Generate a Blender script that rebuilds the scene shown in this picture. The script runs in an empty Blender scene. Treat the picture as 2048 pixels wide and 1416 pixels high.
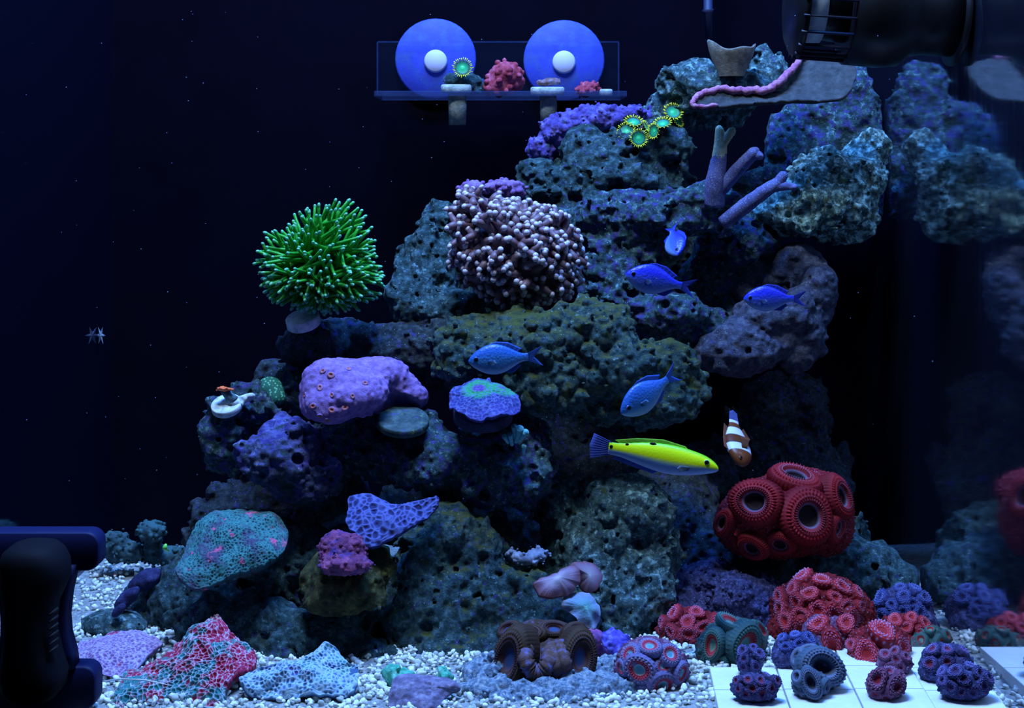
import bpy, bmesh, math, random
import numpy as np
from mathutils import Vector, Matrix
from mathutils.bvhtree import BVHTree

# ------------------------------------------------------------------ camera
F = 2958.0            # focal length in pixels of the 2048 x 1416 frame
VX, VY = 1024.0, 323.0  # principal point (lens shifted down)
H = 0.372             # camera height above the sand, metres
SC = bpy.context.scene
COL = SC.collection
_cam = bpy.data.cameras.new('camera')
_cam.sensor_width = 36.0
_cam.lens = 36.0 * F / 2048.0
_cam.shift_y = -(708.0 - VY) / 2048.0
_cam.clip_start = 0.02
_cam.clip_end = 50
CAM = bpy.data.objects.new('camera', _cam)
CAM.location = (0, 0, H)
CAM.rotation_euler = (math.pi / 2, 0, 0)
COL.objects.link(CAM)
SC.camera = CAM

# ------------------------------------------------------------------ world, lamps, exposure
W = bpy.data.worlds.new('dark_room')
W.use_nodes = True
W.node_tree.nodes['Background'].inputs[0].default_value = (0.10, 0.22, 1.0, 1)
W.node_tree.nodes['Background'].inputs[1].default_value = 0.022
SC.world = W


def area(name, loc, sx, sy, col, power, aim=None):
    l = bpy.data.lights.new(name, 'AREA')
    l.shape = 'RECTANGLE'
    l.size, l.size_y = sx, sy
    l.color = col
    l.energy = power
    o = bpy.data.objects.new(name, l)
    o.location = loc
    if aim is not None:
        o.rotation_euler = (Vector(aim) - Vector(loc)).to_track_quat('-Z', 'Y').to_euler()
    COL.objects.link(o)
    return o


# the reef lamp hanging over the water: a long blue-white LED bar and a white one in front of it
area('led_bar_blue', (0.02, 1.12, 1.25), 0.62, 0.12, (0.06, 0.28, 1.0), 30.0, (0.02, 1.18, 0.0))
area('led_bar_white', (-0.10, 0.90, 1.20), 0.40, 0.08, (0.50, 0.72, 1.0), 14.5, (0.0, 1.18, 0.15))
SC.view_settings.view_transform = 'Standard'
SC.view_settings.look = 'None'
SC.view_settings.exposure = 0.0
SC.view_settings.gamma = 1.0
SC.view_settings.use_curve_mapping = False

# ------------------------------------------------------------------ helpers: numbers
U = 0.0004            # about one photograph pixel in the middle of the tank, metres
XL, XR = -0.389, 0.345   # side panes
YB = 1.44             # back pane
rnd = random.Random(11)


def P(px, py, d):
    return np.array([(px - VX) * d / F, d, H - (py - VY) * d / F])


def floor_d(py, z=0.0):
    return (H - z) * F / (py - VY)


def rest_d(py, ry, z=0.0, k=0.72):
    """depth at which a thing centred on py with half height ry (pixels) rests on the level z"""
    return (H - z) * F / (py - VY + k * ry)


_g = np.random.default_rng(5)
_T = (_g.random(64 ** 3).astype(np.float32) * 2 - 1)
_J = _g.random((32 ** 3, 4)).astype(np.float32)


def vnoise(p):
    i = np.floor(p).astype(np.int32)
    f = (p - i).astype(np.float32)
    u = f * f * (3 - 2 * f)
    a = i & 63
    b = (i + 1) & 63
    ax, ay, az = a[:, 0] * 4096, a[:, 1] * 64, a[:, 2]
    bx, by, bz = b[:, 0] * 4096, b[:, 1] * 64, b[:, 2]
    ux, uy, uz = u[:, 0], u[:, 1], u[:, 2]
    c00 = _T[ax + ay + az] * (1 - ux) + _T[bx + ay + az] * ux
    c10 = _T[ax + by + az] * (1 - ux) + _T[bx + by + az] * ux
    c01 = _T[ax + ay + bz] * (1 - ux) + _T[bx + ay + bz] * ux
    c11 = _T[ax + by + bz] * (1 - ux) + _T[bx + by + bz] * ux
    return (c00 * (1 - uy) + c10 * uy) * (1 - uz) + (c01 * (1 - uy) + c11 * uy) * uz


def worley(p):
    """distances to the nearest and second nearest feature point, and the nearest one's random value"""
    i = np.floor(p).astype(np.int32)
    f = (p - i).astype(np.float32)
    f1 = np.full(len(p), 9, np.float32)
    f2 = np.full(len(p), 9, np.float32)
    rid = np.zeros(len(p), np.float32)
    for ox in (-1, 0, 1):
        for oy in (-1, 0, 1):
            for oz in (-1, 0, 1):
                h = (((i[:, 0] + ox) & 31) * 1024 + ((i[:, 1] + oy) & 31) * 32 + ((i[:, 2] + oz) & 31))
                j = _J[h]
                dx = j[:, 0] + ox - f[:, 0]
                dy = j[:, 1] + oy - f[:, 1]
                dz = j[:, 2] + oz - f[:, 2]
                d = np.sqrt(dx * dx + dy * dy + dz * dz)
                near = d < f1
                f2 = np.where(near, f1, np.minimum(f2, d))
                rid = np.where(near, j[:, 3], rid)
                f1 = np.where(near, d, f1)
    return f1, f2, rid


def worley_near(p):
    """nearest feature distance, exact up to half a cell"""
    q = p - 0.5
    i = np.floor(q).astype(np.int32)
    f = (p - i).astype(np.float32)
    f1 = np.full(len(p), 9, np.float32)
    rid = np.zeros(len(p), np.float32)
    for ox in (0, 1):
        for oy in (0, 1):
            for oz in (0, 1):
                h = (((i[:, 0] + ox) & 31) * 1024 + ((i[:, 1] + oy) & 31) * 32 + ((i[:, 2] + oz) & 31))
                j = _J[h]
                d = np.sqrt((j[:, 0] + ox - f[:, 0]) ** 2 + (j[:, 1] + oy - f[:, 1]) ** 2 + (j[:, 2] + oz - f[:, 2]) ** 2)
                near = d < f1
                rid = np.where(near, j[:, 3], rid)
                f1 = np.where(near, d, f1)
    return f1, rid


def smooth_closed(poly, n):
    """closed Catmull-Rom through the points, n samples"""
    p = np.array(poly, float)
    m = len(p)
    t = np.arange(n) * m / n
    i = np.floor(t).astype(int)
    f = (t - i)[:, None]
    a, b, c, d = p[(i - 1) % m], p[i % m], p[(i + 1) % m], p[(i + 2) % m]
    return 0.5 * ((2 * b) + (-a + c) * f + (2 * a - 5 * b + 4 * c - d) * f * f + (-a + 3 * b - 3 * c + d) * f ** 3)


# ------------------------------------------------------------------ helpers: objects
def raw_mesh(name, v, f, smooth=True, attrs=None, midx=None):
    v = np.asarray(v, np.float32)
    me = bpy.data.meshes.new(name)
    if isinstance(f, np.ndarray):
        k = f.shape[1]
        n = len(f)
        me.vertices.add(len(v))
        me.vertices.foreach_set('co', v.ravel())
        me.loops.add(n * k)
        me.loops.foreach_set('vertex_index', f.astype(np.int32).ravel())
        me.polygons.add(n)
        me.polygons.foreach_set('loop_start', np.arange(0, n * k, k, dtype=np.int32))
        me.update(calc_edges=True)
    else:
        me.from_pydata([tuple(map(float, c)) for c in v], [], [tuple(int(q) for q in c) for c in f])
        me.update()
    if midx is not None:
        me.polygons.foreach_set('material_index', np.asarray(midx, np.int32))
    if attrs:
        for k_, a in attrs.items():
            at = me.attributes.new(k_, 'FLOAT', 'POINT')
            at.data.foreach_set('value', np.asarray(a, np.float32))
    if smooth:
        me.shade_smooth()
    return me


def props(o, label=None, cat=None, group=None, kind=None):
    if label:
        o['label'] = label
    if cat:
        o['category'] = cat
    if group:
        o['group'] = group
    if kind:
        o['kind'] = kind
    return o


def thing(name, label, cat, loc, group=None):
    o = bpy.data.objects.new(name, None)
    o.empty_display_size = 0.01
    o.location = tuple(map(float, loc))
    COL.objects.link(o)
    return props(o, label, cat, group)


def wloc(o):
    l = np.zeros(3)
    while o is not None:
        l += np.array(o.location)
        o = o.parent
    return l


def put(name, v, f, mats, parent=None, smooth=True, attrs=None, midx=None, origin=None):
    """one mesh object from world-space vertices"""
    v = np.asarray(v, float)
    if origin is None:
        lo, hi = v.min(0), v.max(0)
        origin = np.array([(lo[0] + hi[0]) / 2, (lo[1] + hi[1]) / 2, lo[2]])
    me = raw_mesh(name, v - origin, f, smooth, attrs, midx)
    for m in (mats if isinstance(mats, (list, tuple)) else [mats]):
        me.materials.append(m)
    o = bpy.data.objects.new(name, me)
    COL.objects.link(o)
    if parent is not None:
        o.parent = parent
        origin = origin - wloc(parent)
    o.location = tuple(map(float, origin))
    return o


def link(name, me, mat4, parent=None):
    """an object sharing mesh data, placed by a world matrix (parents carry translation only)"""
    o = bpy.data.objects.new(name, me)
    COL.objects.link(o)
    m = mat4.copy()
    if parent is not None:
        o.parent = parent
        m = Matrix.Translation(Vector(-wloc(parent))) @ m
    o.matrix_local = m
    return o


def frame(n, up=(0, 0, 1)):
    """3x3 with third column n"""
    n = Vector(n).normalized()
    x = Vector(up).cross(n)
    if x.length < 1e-4:
        x = Vector((1, 0, 0))
    x.normalize()
    y = n.cross(x)
    return Matrix((x, y, n)).transposed()


# ------------------------------------------------------------------ helpers: shapes
def surface_nets(fld, org, h):
    s = fld < 0
    nx, ny, nz = fld.shape
    c = [s[:-1, :-1, :-1], s[1:, :-1, :-1], s[:-1, 1:, :-1], s[1:, 1:, :-1],
         s[:-1, :-1, 1:], s[1:, :-1, 1:], s[:-1, 1:, 1:], s[1:, 1:, 1:]]
    cnt = np.zeros(c[0].shape, np.int8)
    for q in c:
        cnt += q
    act = (cnt > 0) & (cnt < 8)
    idx = np.argwhere(act)
    vid = np.full(act.shape, -1, np.int32)
    vid[act] = np.arange(len(idx), dtype=np.int32)
    acc = np.zeros((len(idx), 3), np.float32)
    num = np.zeros(len(idx), np.float32)
    offs = [(0, 0, 0), (1, 0, 0), (0, 1, 0), (1, 1, 0), (0, 0, 1), (1, 0, 1), (0, 1, 1), (1, 1, 1)]
    vals = [fld[idx[:, 0] + o[0], idx[:, 1] + o[1], idx[:, 2] + o[2]] for o in offs]
    for a, b in ((0, 1), (2, 3), (4, 5), (6, 7), (0, 2), (1, 3), (4, 6), (5, 7), (0, 4), (1, 5), (2, 6), (3, 7)):
        va, vb = vals[a], vals[b]
        m = (va < 0) != (vb < 0)
        den = np.where(m, va - vb, 1)
        t = np.where(m, va / den, 0)[:, None]
        oa, ob = np.array(offs[a], np.float32), np.array(offs[b], np.float32)
        acc += np.where(m[:, None], oa + (ob - oa) * t, 0)
        num += m
    v = (idx + acc / num[:, None]) * h + org
    quads = []
    for ax in range(3):
        sl0 = [slice(1, -1)] * 3
        sl1 = [slice(1, -1)] * 3
        sl0[ax] = slice(0, -1)
        sl1[ax] = slice(1, None)
        a, b = s[tuple(sl0)], s[tuple(sl1)]
        for flip, m in ((False, a & ~b), (True, ~a & b)):
            e = np.argwhere(m)
            if not len(e):
                continue
            off = np.ones(3, np.int64)
            off[ax] = 0
            e = e + off
            u_, w_ = (ax + 1) % 3, (ax + 2) % 3
            q = []
            for du, dw in ((-1, -1), (0, -1), (0, 0), (-1, 0)):
                g = e.copy()
                g[:, u_] += du
                g[:, w_] += dw
                q.append(vid[g[:, 0], g[:, 1], g[:, 2]])
            q = np.stack(q, 1)
            quads.append(q[:, ::-1] if flip else q)
    return v, np.concatenate(quads)


def implicit(blobs, h=3.2, k=16, lumps=((60, 7), (24, 4), (10, 1.6)), pits=(), bubbles=(), clip=True, holes=(), ridged=0.0, carve=()):
    """blobs: (px, py, d, rx, ry[, rd[, angle]]) ellipsoids in photograph pixels at depth d, merged smoothly"""
    def conv(b):
        px, py, d, rx, ry = b[:5]
        rd = b[5] if len(b) > 5 and b[5] else min(rx, ry)
        an = math.radians(b[6]) if len(b) > 6 else 0.0
        s = d / F
        return (P(px, py, d), np.array([rx, rd, ry]) * s, an)
    E = [conv(b) for b in blobs]
    amp = 0.75 * sum(a for _, a in lumps) + sum(a for _, a in bubbles) + 2
    hm = h * U
    lo = np.min([c - max(r[0], r[2]) if a else c - r for c, r, a in E], 0) - (amp + 4) * U
    hi = np.max([c + max(r[0], r[2]) if a else c + r for c, r, a in E], 0) + (amp + 4) * U
    if clip:
        lo[2] = max(lo[2], -0.012)
        hi[1] = min(hi[1], YB + 0.01)
        hi[0] = min(hi[0], XR + 0.01)
    n = np.ceil((hi - lo) / hm).astype(int) + 1
    ax = [(lo[i] + np.arange(n[i]) * hm).astype(np.float32) for i in range(3)]
    X, Y, Z = ax[0][:, None, None], ax[1][None, :, None], ax[2][None, None, :]
    kk = k * U
    fld = np.full(tuple(n), 1.0, np.float32)
    reach = (amp * 1.3 + h * 3) * U + kk

    def ell(c, r, a, far):
        ex = (np.full(3, max(r[0], r[2])) if a else r) + far * 1.6
        if a:
            ex[1] = r[1] + far * 1.6
        s_ = tuple(slice(max(0, int((c[i] - ex[i] - lo[i]) / hm)), max(0, int((c[i] + ex[i] - lo[i]) / hm) + 2)) for i in range(3))
        x = ax[0][s_[0]][:, None, None] - np.float32(c[0])
        y = ax[1][s_[1]][None, :, None] - np.float32(c[1])
        z = ax[2][s_[2]][None, None, :] - np.float32(c[2])
        if a:
            ca, sa = np.float32(math.cos(a)), np.float32(math.sin(a))
            x, z = x * ca + z * sa, z * ca - x * sa
        r = r.astype(np.float32)
        k0 = np.sqrt((x / r[0]) ** 2 + (y / r[1]) ** 2 + (z / r[2]) ** 2)
        return s_, (k0 - 1) * np.float32(min(r) * 0.6 + np.mean(r) * 0.4)
    for c, r, a in E:
        s_, d = ell(c, r, a, reach)
        q = fld[s_]
        hh = np.clip(0.5 + 0.5 * (q - d) / kk, 0, 1)
        fld[s_] = q + (d - q) * hh - kk * hh * (1 - hh)
    if carve:   # leave room for the neighbours this one rests against
        pf = np.full(tuple(n), 1.0, np.float32)
        for c, r, a in (conv(b) for b in carve):
            if np.any(c + r.max() < lo) or np.any(c - r.max() > hi):
                continue
            s_, d = ell(c, r, a, 0.004)
            if 0 in d.shape:
                continue
            q = pf[s_]
            hh = np.clip(0.5 + 0.5 * (q - d) / kk, 0, 1)
            pf[s_] = q + (d - q) * hh - kk * hh * (1 - hh)
        fld = np.maximum(fld, -(pf + np.float32(9 * U)))
    for b in holes:
        s = b[2] / F
        s_, d = ell(P(*b[:3]), np.array([b[3], b[5] if len(b) > 5 else b[3], b[4]]) * s, 0.0, 0.002)
        fld[s_] = np.maximum(fld[s_], -d)
    band = np.abs(fld) < (amp * 1.3 + h * 2) * U
    ii = np.argwhere(band)
    p = np.stack([ax[0][ii[:, 0]], ax[1][ii[:, 1]], ax[2][ii[:, 2]]], 1) / U
    dd = np.zeros(len(p), np.float32)
    for w, a in lumps:
        q = vnoise(p / w + w * 1.37)
        if ridged:
            q = q * (1 - ridged) + ridged * (1 - 2 * np.abs(q)) * -1
        dd += a * q
    for w, a in bubbles:
        f1, r_ = worley_near(p / w + w * 0.7)
        dd -= a * np.clip(1 - f1 * 2, 0, 1) ** 0.6 * (0.6 + 0.8 * r_)
    vals = fld[band] + dd * np.float32(U)
    if pits:
        mr = max(q[1] for q in pits) * 1.0 + 2 * h
        sel = np.nonzero((vals > -mr * U) & (vals < 2 * h * U))[0]
        ps, vs = p[sel], vals[sel]
        for w, rr, pr in pits:
            f1, r_ = worley_near(ps / w + w)
            rad = rr * (0.4 + 0.6 * r_ / pr) * (r_ < pr)
            vs = np.maximum(vs, (rad - f1 * w) * np.float32(U))
        vals[sel] = vs
    fld[band] = vals
    if clip:
        fld = np.maximum(fld, -(Z + np.float32(0.004)))
        fld = np.maximum(fld, Y - np.float32(YB - 0.004))
        fld = np.maximum(fld, X - np.float32(XR - 0.003))
        fld = np.maximum(fld, np.float32(XL + 0.003) - X)
    fld[0], fld[-1], fld[:, 0], fld[:, -1], fld[:, :, 0], fld[:, :, -1] = (1,) * 6
    return surface_nets(fld, lo.astype(np.float32), hm)


def tube(pts, radii, n=8, caps=True):
    pts = [Vector(p) for p in pts]
    v, f = [], []
    up = Vector((0.3, 0.2, 1)).normalized()
    for i, p in enumerate(pts):
        t = (pts[min(i + 1, len(pts) - 1)] - pts[max(i - 1, 0)]).normalized()
        x = t.cross(up)
        if x.length < 1e-3:
            x = t.cross(Vector((1, 0, 0)))
        x.normalize()
        y = x.cross(t)
        up = y
        for j in range(n):
            a = 2 * math.pi * j / n
            v.append(p + (x * math.cos(a) + y * math.sin(a)) * radii[i])
    for i in range(len(pts) - 1):
        for j in range(n):
            f.append((i * n + j, i * n + (j + 1) % n, (i + 1) * n + (j + 1) % n, (i + 1) * n + j))
    if caps:
        f.append(tuple(range(n))[::-1])
        f.append(tuple((len(pts) - 1) * n + j for j in range(n)))
    return np.array([tuple(q) for q in v]), f


def join(*parts):
    V, Fc, o = [], [], 0
    for v, f in parts:
        V.append(np.asarray(v, float))
        Fc += [tuple(int(i) + o for i in q) for q in f]
        o += len(v)
    return np.concatenate(V), Fc


def lathe(prof, n=32, wob=None):
    """profile [(r, z)] about +Z, open or closed on the axis"""
    v, f = [], []
    for i, (r, z) in enumerate(prof):
        for j in range(n):
            a = 2 * math.pi * j / n
            v.append((r * math.cos(a), r * math.sin(a), z))
    for i in range(len(prof) - 1):
        for j in range(n):
            f.append((i * n + j, i * n + (j + 1) % n, (i + 1) * n + (j + 1) % n, (i + 1) * n + j))
    if prof[0][0] > 1e-6:
        f.append(tuple(range(n))[::-1])
    if prof[-1][0] > 1e-6:
        f.append(tuple((len(prof) - 1) * n + j for j in range(n)))
    return np.array(v), f


def ball(c, r, nu=12, nv=8):
    c = np.asarray(c, float)
    r = np.ones(3) * r
    v, f = [], []
    for i in range(nv + 1):
        t = math.pi * i / nv
        for j in range(nu):
            a = 2 * math.pi * j / nu
            v.append(c + r * np.array([math.sin(t) * math.cos(a), math.sin(t) * math.sin(a), math.cos(t)]))
    for i in range(nv):
        for j in range(nu):
            f.append((i * nu + j, (i + 1) * nu + j, (i + 1) * nu + (j + 1) % nu, i * nu + (j + 1) % nu))
    return np.array(v), f


def box(lo, hi, bev=0.0, seg=2):
    bm = bmesh.new()
    bmesh.ops.create_cube(bm, size=1)
    lo, hi = np.array(lo, float), np.array(hi, float)
    for q in bm.verts:
        q.co = Vector((lo + hi) / 2 + np.array(q.co) * (hi - lo))
    if bev:
        bmesh.ops.bevel(bm, geom=list(bm.edges), offset=bev, segments=seg, profile=0.6, affect='EDGES')
    bm.verts.ensure_lookup_table()
    v = np.array([tuple(q.co) for q in bm.verts])
    f = [tuple(x.index for x in q.verts) for q in bm.faces]
    bm.free()
    return v, f


def xf(v, m):
    """apply a 4x4 to an (n,3) array"""
    m = np.array(m)
    return np.asarray(v) @ m[:3, :3].T + m[:3, 3]


# ------------------------------------------------------------------ helpers: materials
def _ramp(nt, fac, stops, mode='LINEAR'):
    r = nt.nodes.new('ShaderNodeValToRGB')
    e = r.color_ramp.elements
    while len(e) < len(stops):
        e.new(0.5)
    for q, (p, c) in zip(e, stops):
        q.position = p
        q.color = (*c, 1) if len(c) == 3 else c
    r.color_ramp.interpolation = mode
    nt.links.new(fac, r.inputs[0])
    return r.outputs[0]


def _noise(nt, vec, scale, detail=5, rough=0.6, dist=0.0):
    n = nt.nodes.new('ShaderNodeTexNoise')
    n.inputs['Scale'].default_value = scale
    n.inputs['Detail'].default_value = detail
    n.inputs['Roughness'].default_value = rough
    n.inputs['Distortion'].default_value = dist
    nt.links.new(vec, n.inputs['Vector'])
    return n.outputs['Fac']


def _mix(nt, fac, a, b, mode='MIX'):
    m = nt.nodes.new('ShaderNodeMix')
    m.data_type = 'RGBA'
    m.blend_type = mode
    for s, x in ((m.inputs[0], fac), (m.inputs[6], a), (m.inputs[7], b)):
        if hasattr(x, 'links'):
            nt.links.new(x, s)
        elif isinstance(x, (tuple, list)):
            s.default_value = (*x, 1)
        else:
            s.default_value = x
    return m.outputs[2]


def M(name, cols=None, scale=120, attr=None, acols=None, amix=0.0, patches=(), speck=None, top=None, tips=None,
      rough=0.75, spec=0.25, bump=((350, 0.5, 0.0012),), cells=None, sss=0, metallic=0.0, trans=0.0):
    """procedural surface: noise ramp or attribute ramp, colour patches, pale specks, a tint on upward faces (algae, coral, lit top), bump"""
    m = bpy.data.materials.new(name)
    m.use_nodes = True
    nt = m.node_tree
    L = nt.links.new
    bs = nt.nodes['Principled BSDF']
    tc = nt.nodes.new('ShaderNodeTexCoord').outputs['Object']
    col = None
    if cols is not None:
        cols = [cols] if not isinstance(cols[0], (tuple, list)) else cols
        if len(cols) == 1:
            col = _ramp(nt, _noise(nt, tc, scale), [(0.25, tuple(c * 0.7 for c in cols[0])), (0.75, tuple(min(1, c * 1.2) for c in cols[0]))])
        else:
            n = len(cols)
            col = _ramp(nt, _noise(nt, tc, scale, 7, 0.68), [(0.32 + 0.36 * i / (n - 1), c) for i, c in enumerate(cols)])
    if attr:
        a = nt.nodes.new('ShaderNodeAttribute')
        a.attribute_name = attr
        ac = _ramp(nt, a.outputs['Fac'], acols)
        col = ac if col is None else _mix(nt, amix, ac, col)
    if top:
        c, t0, t1 = top
        g = nt.nodes.new('ShaderNodeNewGeometry')
        sx = nt.nodes.new('ShaderNodeSeparateXYZ')
        L(g.outputs['Normal'], sx.inputs[0])
        ad = nt.nodes.new('ShaderNodeMath')
        ad.operation = 'MULTIPLY_ADD'
        L(_noise(nt, tc, 90), ad.inputs[0])
        ad.inputs[1].default_value = 1.1
        ad.inputs[2].default_value = -0.55
        a2 = nt.nodes.new('ShaderNodeMath')
        L(sx.outputs[2], a2.inputs[0])
        L(ad.outputs[0], a2.inputs[1])
        col = _mix(nt, _ramp(nt, a2.outputs[0], [(t0, (0, 0, 0)), (t1, (1, 1, 1))]), col, c)
    for i, (c, s, t0, t1) in enumerate(patches):
        mp = nt.nodes.new('ShaderNodeVectorMath')
        mp.inputs[1].default_value = (0.37 * i + 0.11, 0.2 + 0.5 * i, 0.9 - 0.3 * i)
        L(tc, mp.inputs[0])
        col = _mix(nt, _ramp(nt, _noise(nt, mp.outputs[0], s, 6, 0.65), [(t0, (0, 0, 0)), (t1, (1, 1, 1))]), col, c)
    if tips:
        an, c, t0, t1 = tips
        a = nt.nodes.new('ShaderNodeAttribute')
        a.attribute_name = an
        col = _mix(nt, _ramp(nt, a.outputs['Fac'], [(t0, (0, 0, 0)), (t1, (1, 1, 1))]), col, c)
    if speck:
        c, s, t = speck
        vo = nt.nodes.new('ShaderNodeTexVoronoi')
        vo.inputs['Scale'].default_value = s
        L(tc, vo.inputs['Vector'])
        mk = _ramp(nt, vo.outputs['Distance'], [(t, (1, 1, 1)), (t + 0.06, (0, 0, 0))])
        col = _mix(nt, mk, col, c)
    if hasattr(col, 'links'):
        L(col, bs.inputs['Base Color'])
    bs.inputs['Roughness'].default_value = rough
    bs.inputs['Specular IOR Level'].default_value = spec
    bs.inputs['Metallic'].default_value = metallic
    bs.inputs['Transmission Weight'].default_value = trans
    nrm = None
    for s, st, dist in bump:
        b = nt.nodes.new('ShaderNodeBump')
        b.inputs['Strength'].default_value = st
        b.inputs['Distance'].default_value = dist
        L(_noise(nt, tc, s, 6, 0.7), b.inputs['Height'])
        if nrm is not None:
            L(nrm, b.inputs['Normal'])
        nrm = b.outputs[0]
    if cells:
        s, st, dist = cells
        vo = nt.nodes.new('ShaderNodeTexVoronoi')
        vo.feature = 'F1'
        vo.inputs['Scale'].default_value = s
        L(tc, vo.inputs['Vector'])
        b = nt.nodes.new('ShaderNodeBump')
        b.invert = True
        b.inputs['Strength'].default_value = st
        b.inputs['Distance'].default_value = dist
        L(vo.outputs['Distance'], b.inputs['Height'])
        if nrm is not None:
            L(nrm, b.inputs['Normal'])
        nrm = b.outputs[0]
    if nrm is not None:
        L(nrm, bs.inputs['Normal'])
    return m


def plain(name, c, rough=0.5, spec=0.4, bump=(), **k):
    return M(name, [c, c], bump=bump, rough=rough, spec=spec, **k)


# ------------------------------------------------------------------ the tank itself
def glossy_pane(name, tint, haze, rough):
    m = bpy.data.materials.new(name)
    m.use_nodes = True
    nt = m.node_tree
    out = nt.nodes['Material Output']
    nt.nodes.remove(nt.nodes['Principled BSDF'])
    tc = nt.nodes.new('ShaderNodeTexCoord').outputs['Object']
    mp = nt.nodes.new('ShaderNodeMapping')
    mp.inputs['Scale'].default_value = (1, 1, 0.04)
    nt.links.new(tc, mp.inputs[0])
    g = nt.nodes.new('ShaderNodeBsdfGlossy')
    g.inputs['Color'].default_value = (*tint, 1)
    st = _ramp(nt, _noise(nt, mp.outputs[0], 140, 3), [(0.3, (rough * 0.6,) * 3), (0.75, (rough * 2.2,) * 3)])
    nt.links.new(st, g.inputs['Roughness'])
    d = nt.nodes.new('ShaderNodeBsdfDiffuse')
    d.inputs['Color'].default_value = (*haze, 1)
    a = nt.nodes.new('ShaderNodeAddShader')
    nt.links.new(g.outputs[0], a.inputs[0])
    nt.links.new(d.outputs[0], a.inputs[1])
    nt.links.new(a.outputs[0], out.inputs[0])
    return m


TOPZ = 0.60
YF = 0.975
m_back = M('painted_back_pane', [(0.0016, 0.0012, 0.004), (0.002, 0.0015, 0.006)], scale=8, rough=0.8, spec=0.02, bump=())
m_right = glossy_pane('side_glass_reflecting', (0.58, 0.60, 0.64), (0.003, 0.004, 0.008), 0.05)
m_left = glossy_pane('side_glass_dark', (0.22, 0.22, 0.26), (0.0016, 0.0022, 0.007), 0.05)
m_sand = M('coral_sand', [(0.16, 0.18, 0.19), (0.34, 0.35, 0.34), (0.6, 0.6, 0.57)], scale=260, bump=((420, 0.9, 0.002),), rough=0.9)  # base colour darkened so the gaps between pebbles read as shaded


def structure(o):
    o['kind'] = 'structure'
    return o


structure(put('wall_back', *box((XL - 0.01, YB, -0.03), (XR + 0.01, YB + 0.012, TOPZ)), m_back, smooth=False))
structure(put('wall_right', *box((XR, YF, -0.03), (XR + 0.01, YB, TOPZ)), m_right, smooth=False))
structure(put('wall_left', *box((XL - 0.01, YF, -0.03), (XL, YB, TOPZ)), m_left, smooth=False))


def sand_z(x, y):
    q = np.stack([np.asarray(x) * 30 + 3, np.asarray(y) * 30 + 9, np.zeros_like(np.asarray(x)) + 5.5], 1)
    return 0.0022 * vnoise(q)


def make_floor():
    nx, ny = 150, 90
    xs = np.linspace(XL, XR, nx)
    ys = np.linspace(YF, YB, ny)
    gx, gy = np.meshgrid(xs, ys, indexing='ij')
    v = np.stack([gx.ravel(), gy.ravel(), sand_z(gx.ravel(), gy.ravel()) - 0.001], 1)
    f = []
    for i in range(nx - 1):
        for j in range(ny - 1):
            f.append((i * ny + j, (i + 1) * ny + j, (i + 1) * ny + j + 1, i * ny + j + 1))
    top = (v, f)
    structure(put('floor', *join(top, box((XL, YF, -0.03), (XR, YB, -0.006))), m_sand))


make_floor()


def ico(sub):
    bm = bmesh.new()
    bmesh.ops.create_icosphere(bm, subdivisions=sub, radius=1)
    bm.verts.ensure_lookup_table()
    v = np.array([tuple(q.co) for q in bm.verts])
    f = np.array([[x.index for x in q.verts] for q in bm.faces])
    bm.free()
    return v, f


def make_gravel():
    g = np.random.default_rng(3)
    V, Fc, A, o = [], [], [], 0
    for sub, n, d0, d1 in ((2, 5600, 0.985, 1.19), (1, 4200, 1.17, 1.42)):
        v0, f0 = ico(sub)
        d = g.uniform(d0, d1, n)
        x = g.uniform(XL + 0.004, XR - 0.004, n)
        px = VX + x * F / d
        keep = ~((d > 1.16) & (px > 420) & (px < 1780)) & ~((d > 1.13) & (px > 640) & (px < 1250)) & (px > -150) & (px < 2080)
        for xx, yy in zip(x[keep], d[keep]):
            r = g.uniform(3.2, 7.0) * 0.00036
            s = r * np.array([g.uniform(0.8, 1.5), g.uniform(0.7, 1.1), g.uniform(0.55, 0.95)])
            q = np.linalg.qr(g.normal(size=(3, 3)))[0]
            z = sand_z(np.array([xx]), np.array([yy]))[0] + r * g.uniform(-0.1, 0.9)
            bump = 1 + 0.22 * np.sin(v0 @ g.normal(size=3) * 3 + g.uniform(0, 6))
            V.append((v0 * bump[:, None] * s) @ q.T + (xx, yy, z))
            Fc.append(f0 + o)
            A.append(np.full(len(v0), g.random()))
            o += len(v0)
    m = M('pebble', attr='tone', acols=[(0, (0.36, 0.42, 0.40)), (0.35, (0.74, 0.76, 0.72)), (1, (0.93, 0.92, 0.87))], bump=((900, 0.3, 0.0004),), rough=0.8)
    props(put('gravel', np.concatenate(V), np.concatenate(Fc), m, attrs={'tone': np.concatenate(A)}),
          'loose white coral gravel strewn over the tank floor', 'gravel', kind='stuff')


make_gravel()

# ------------------------------------------------------------------ live rock
G_DARK, G_MID, G_PALE = (0.012, 0.030, 0.034), (0.042, 0.094, 0.100), (0.15, 0.26, 0.28)
PURP = (0.085, 0.07, 0.29)
MOSS = (0.10, 0.115, 0.028)


def rockmat(name, dark=G_DARK, mid=G_MID, pale=G_PALE, purple=0.58, moss=None, palep=0.62, top=None):
    pt = [((pale[0] * 1.8, pale[1] * 1.8, pale[2] * 1.8), 170, palep, palep + 0.09), (PURP, 150, purple, purple + 0.10)]
    if moss:
        pt.append((MOSS, 75, moss, moss + 0.12))
    return M(name, [dark, mid, pale], scale=170, patches=pt, top=top, speck=((0.42, 0.54, 0.58), 230, 0.055),
             bump=((160, 0.8, 0.005), (480, 1.0, 0.003)), rough=0.85, spec=0.2)


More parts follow.
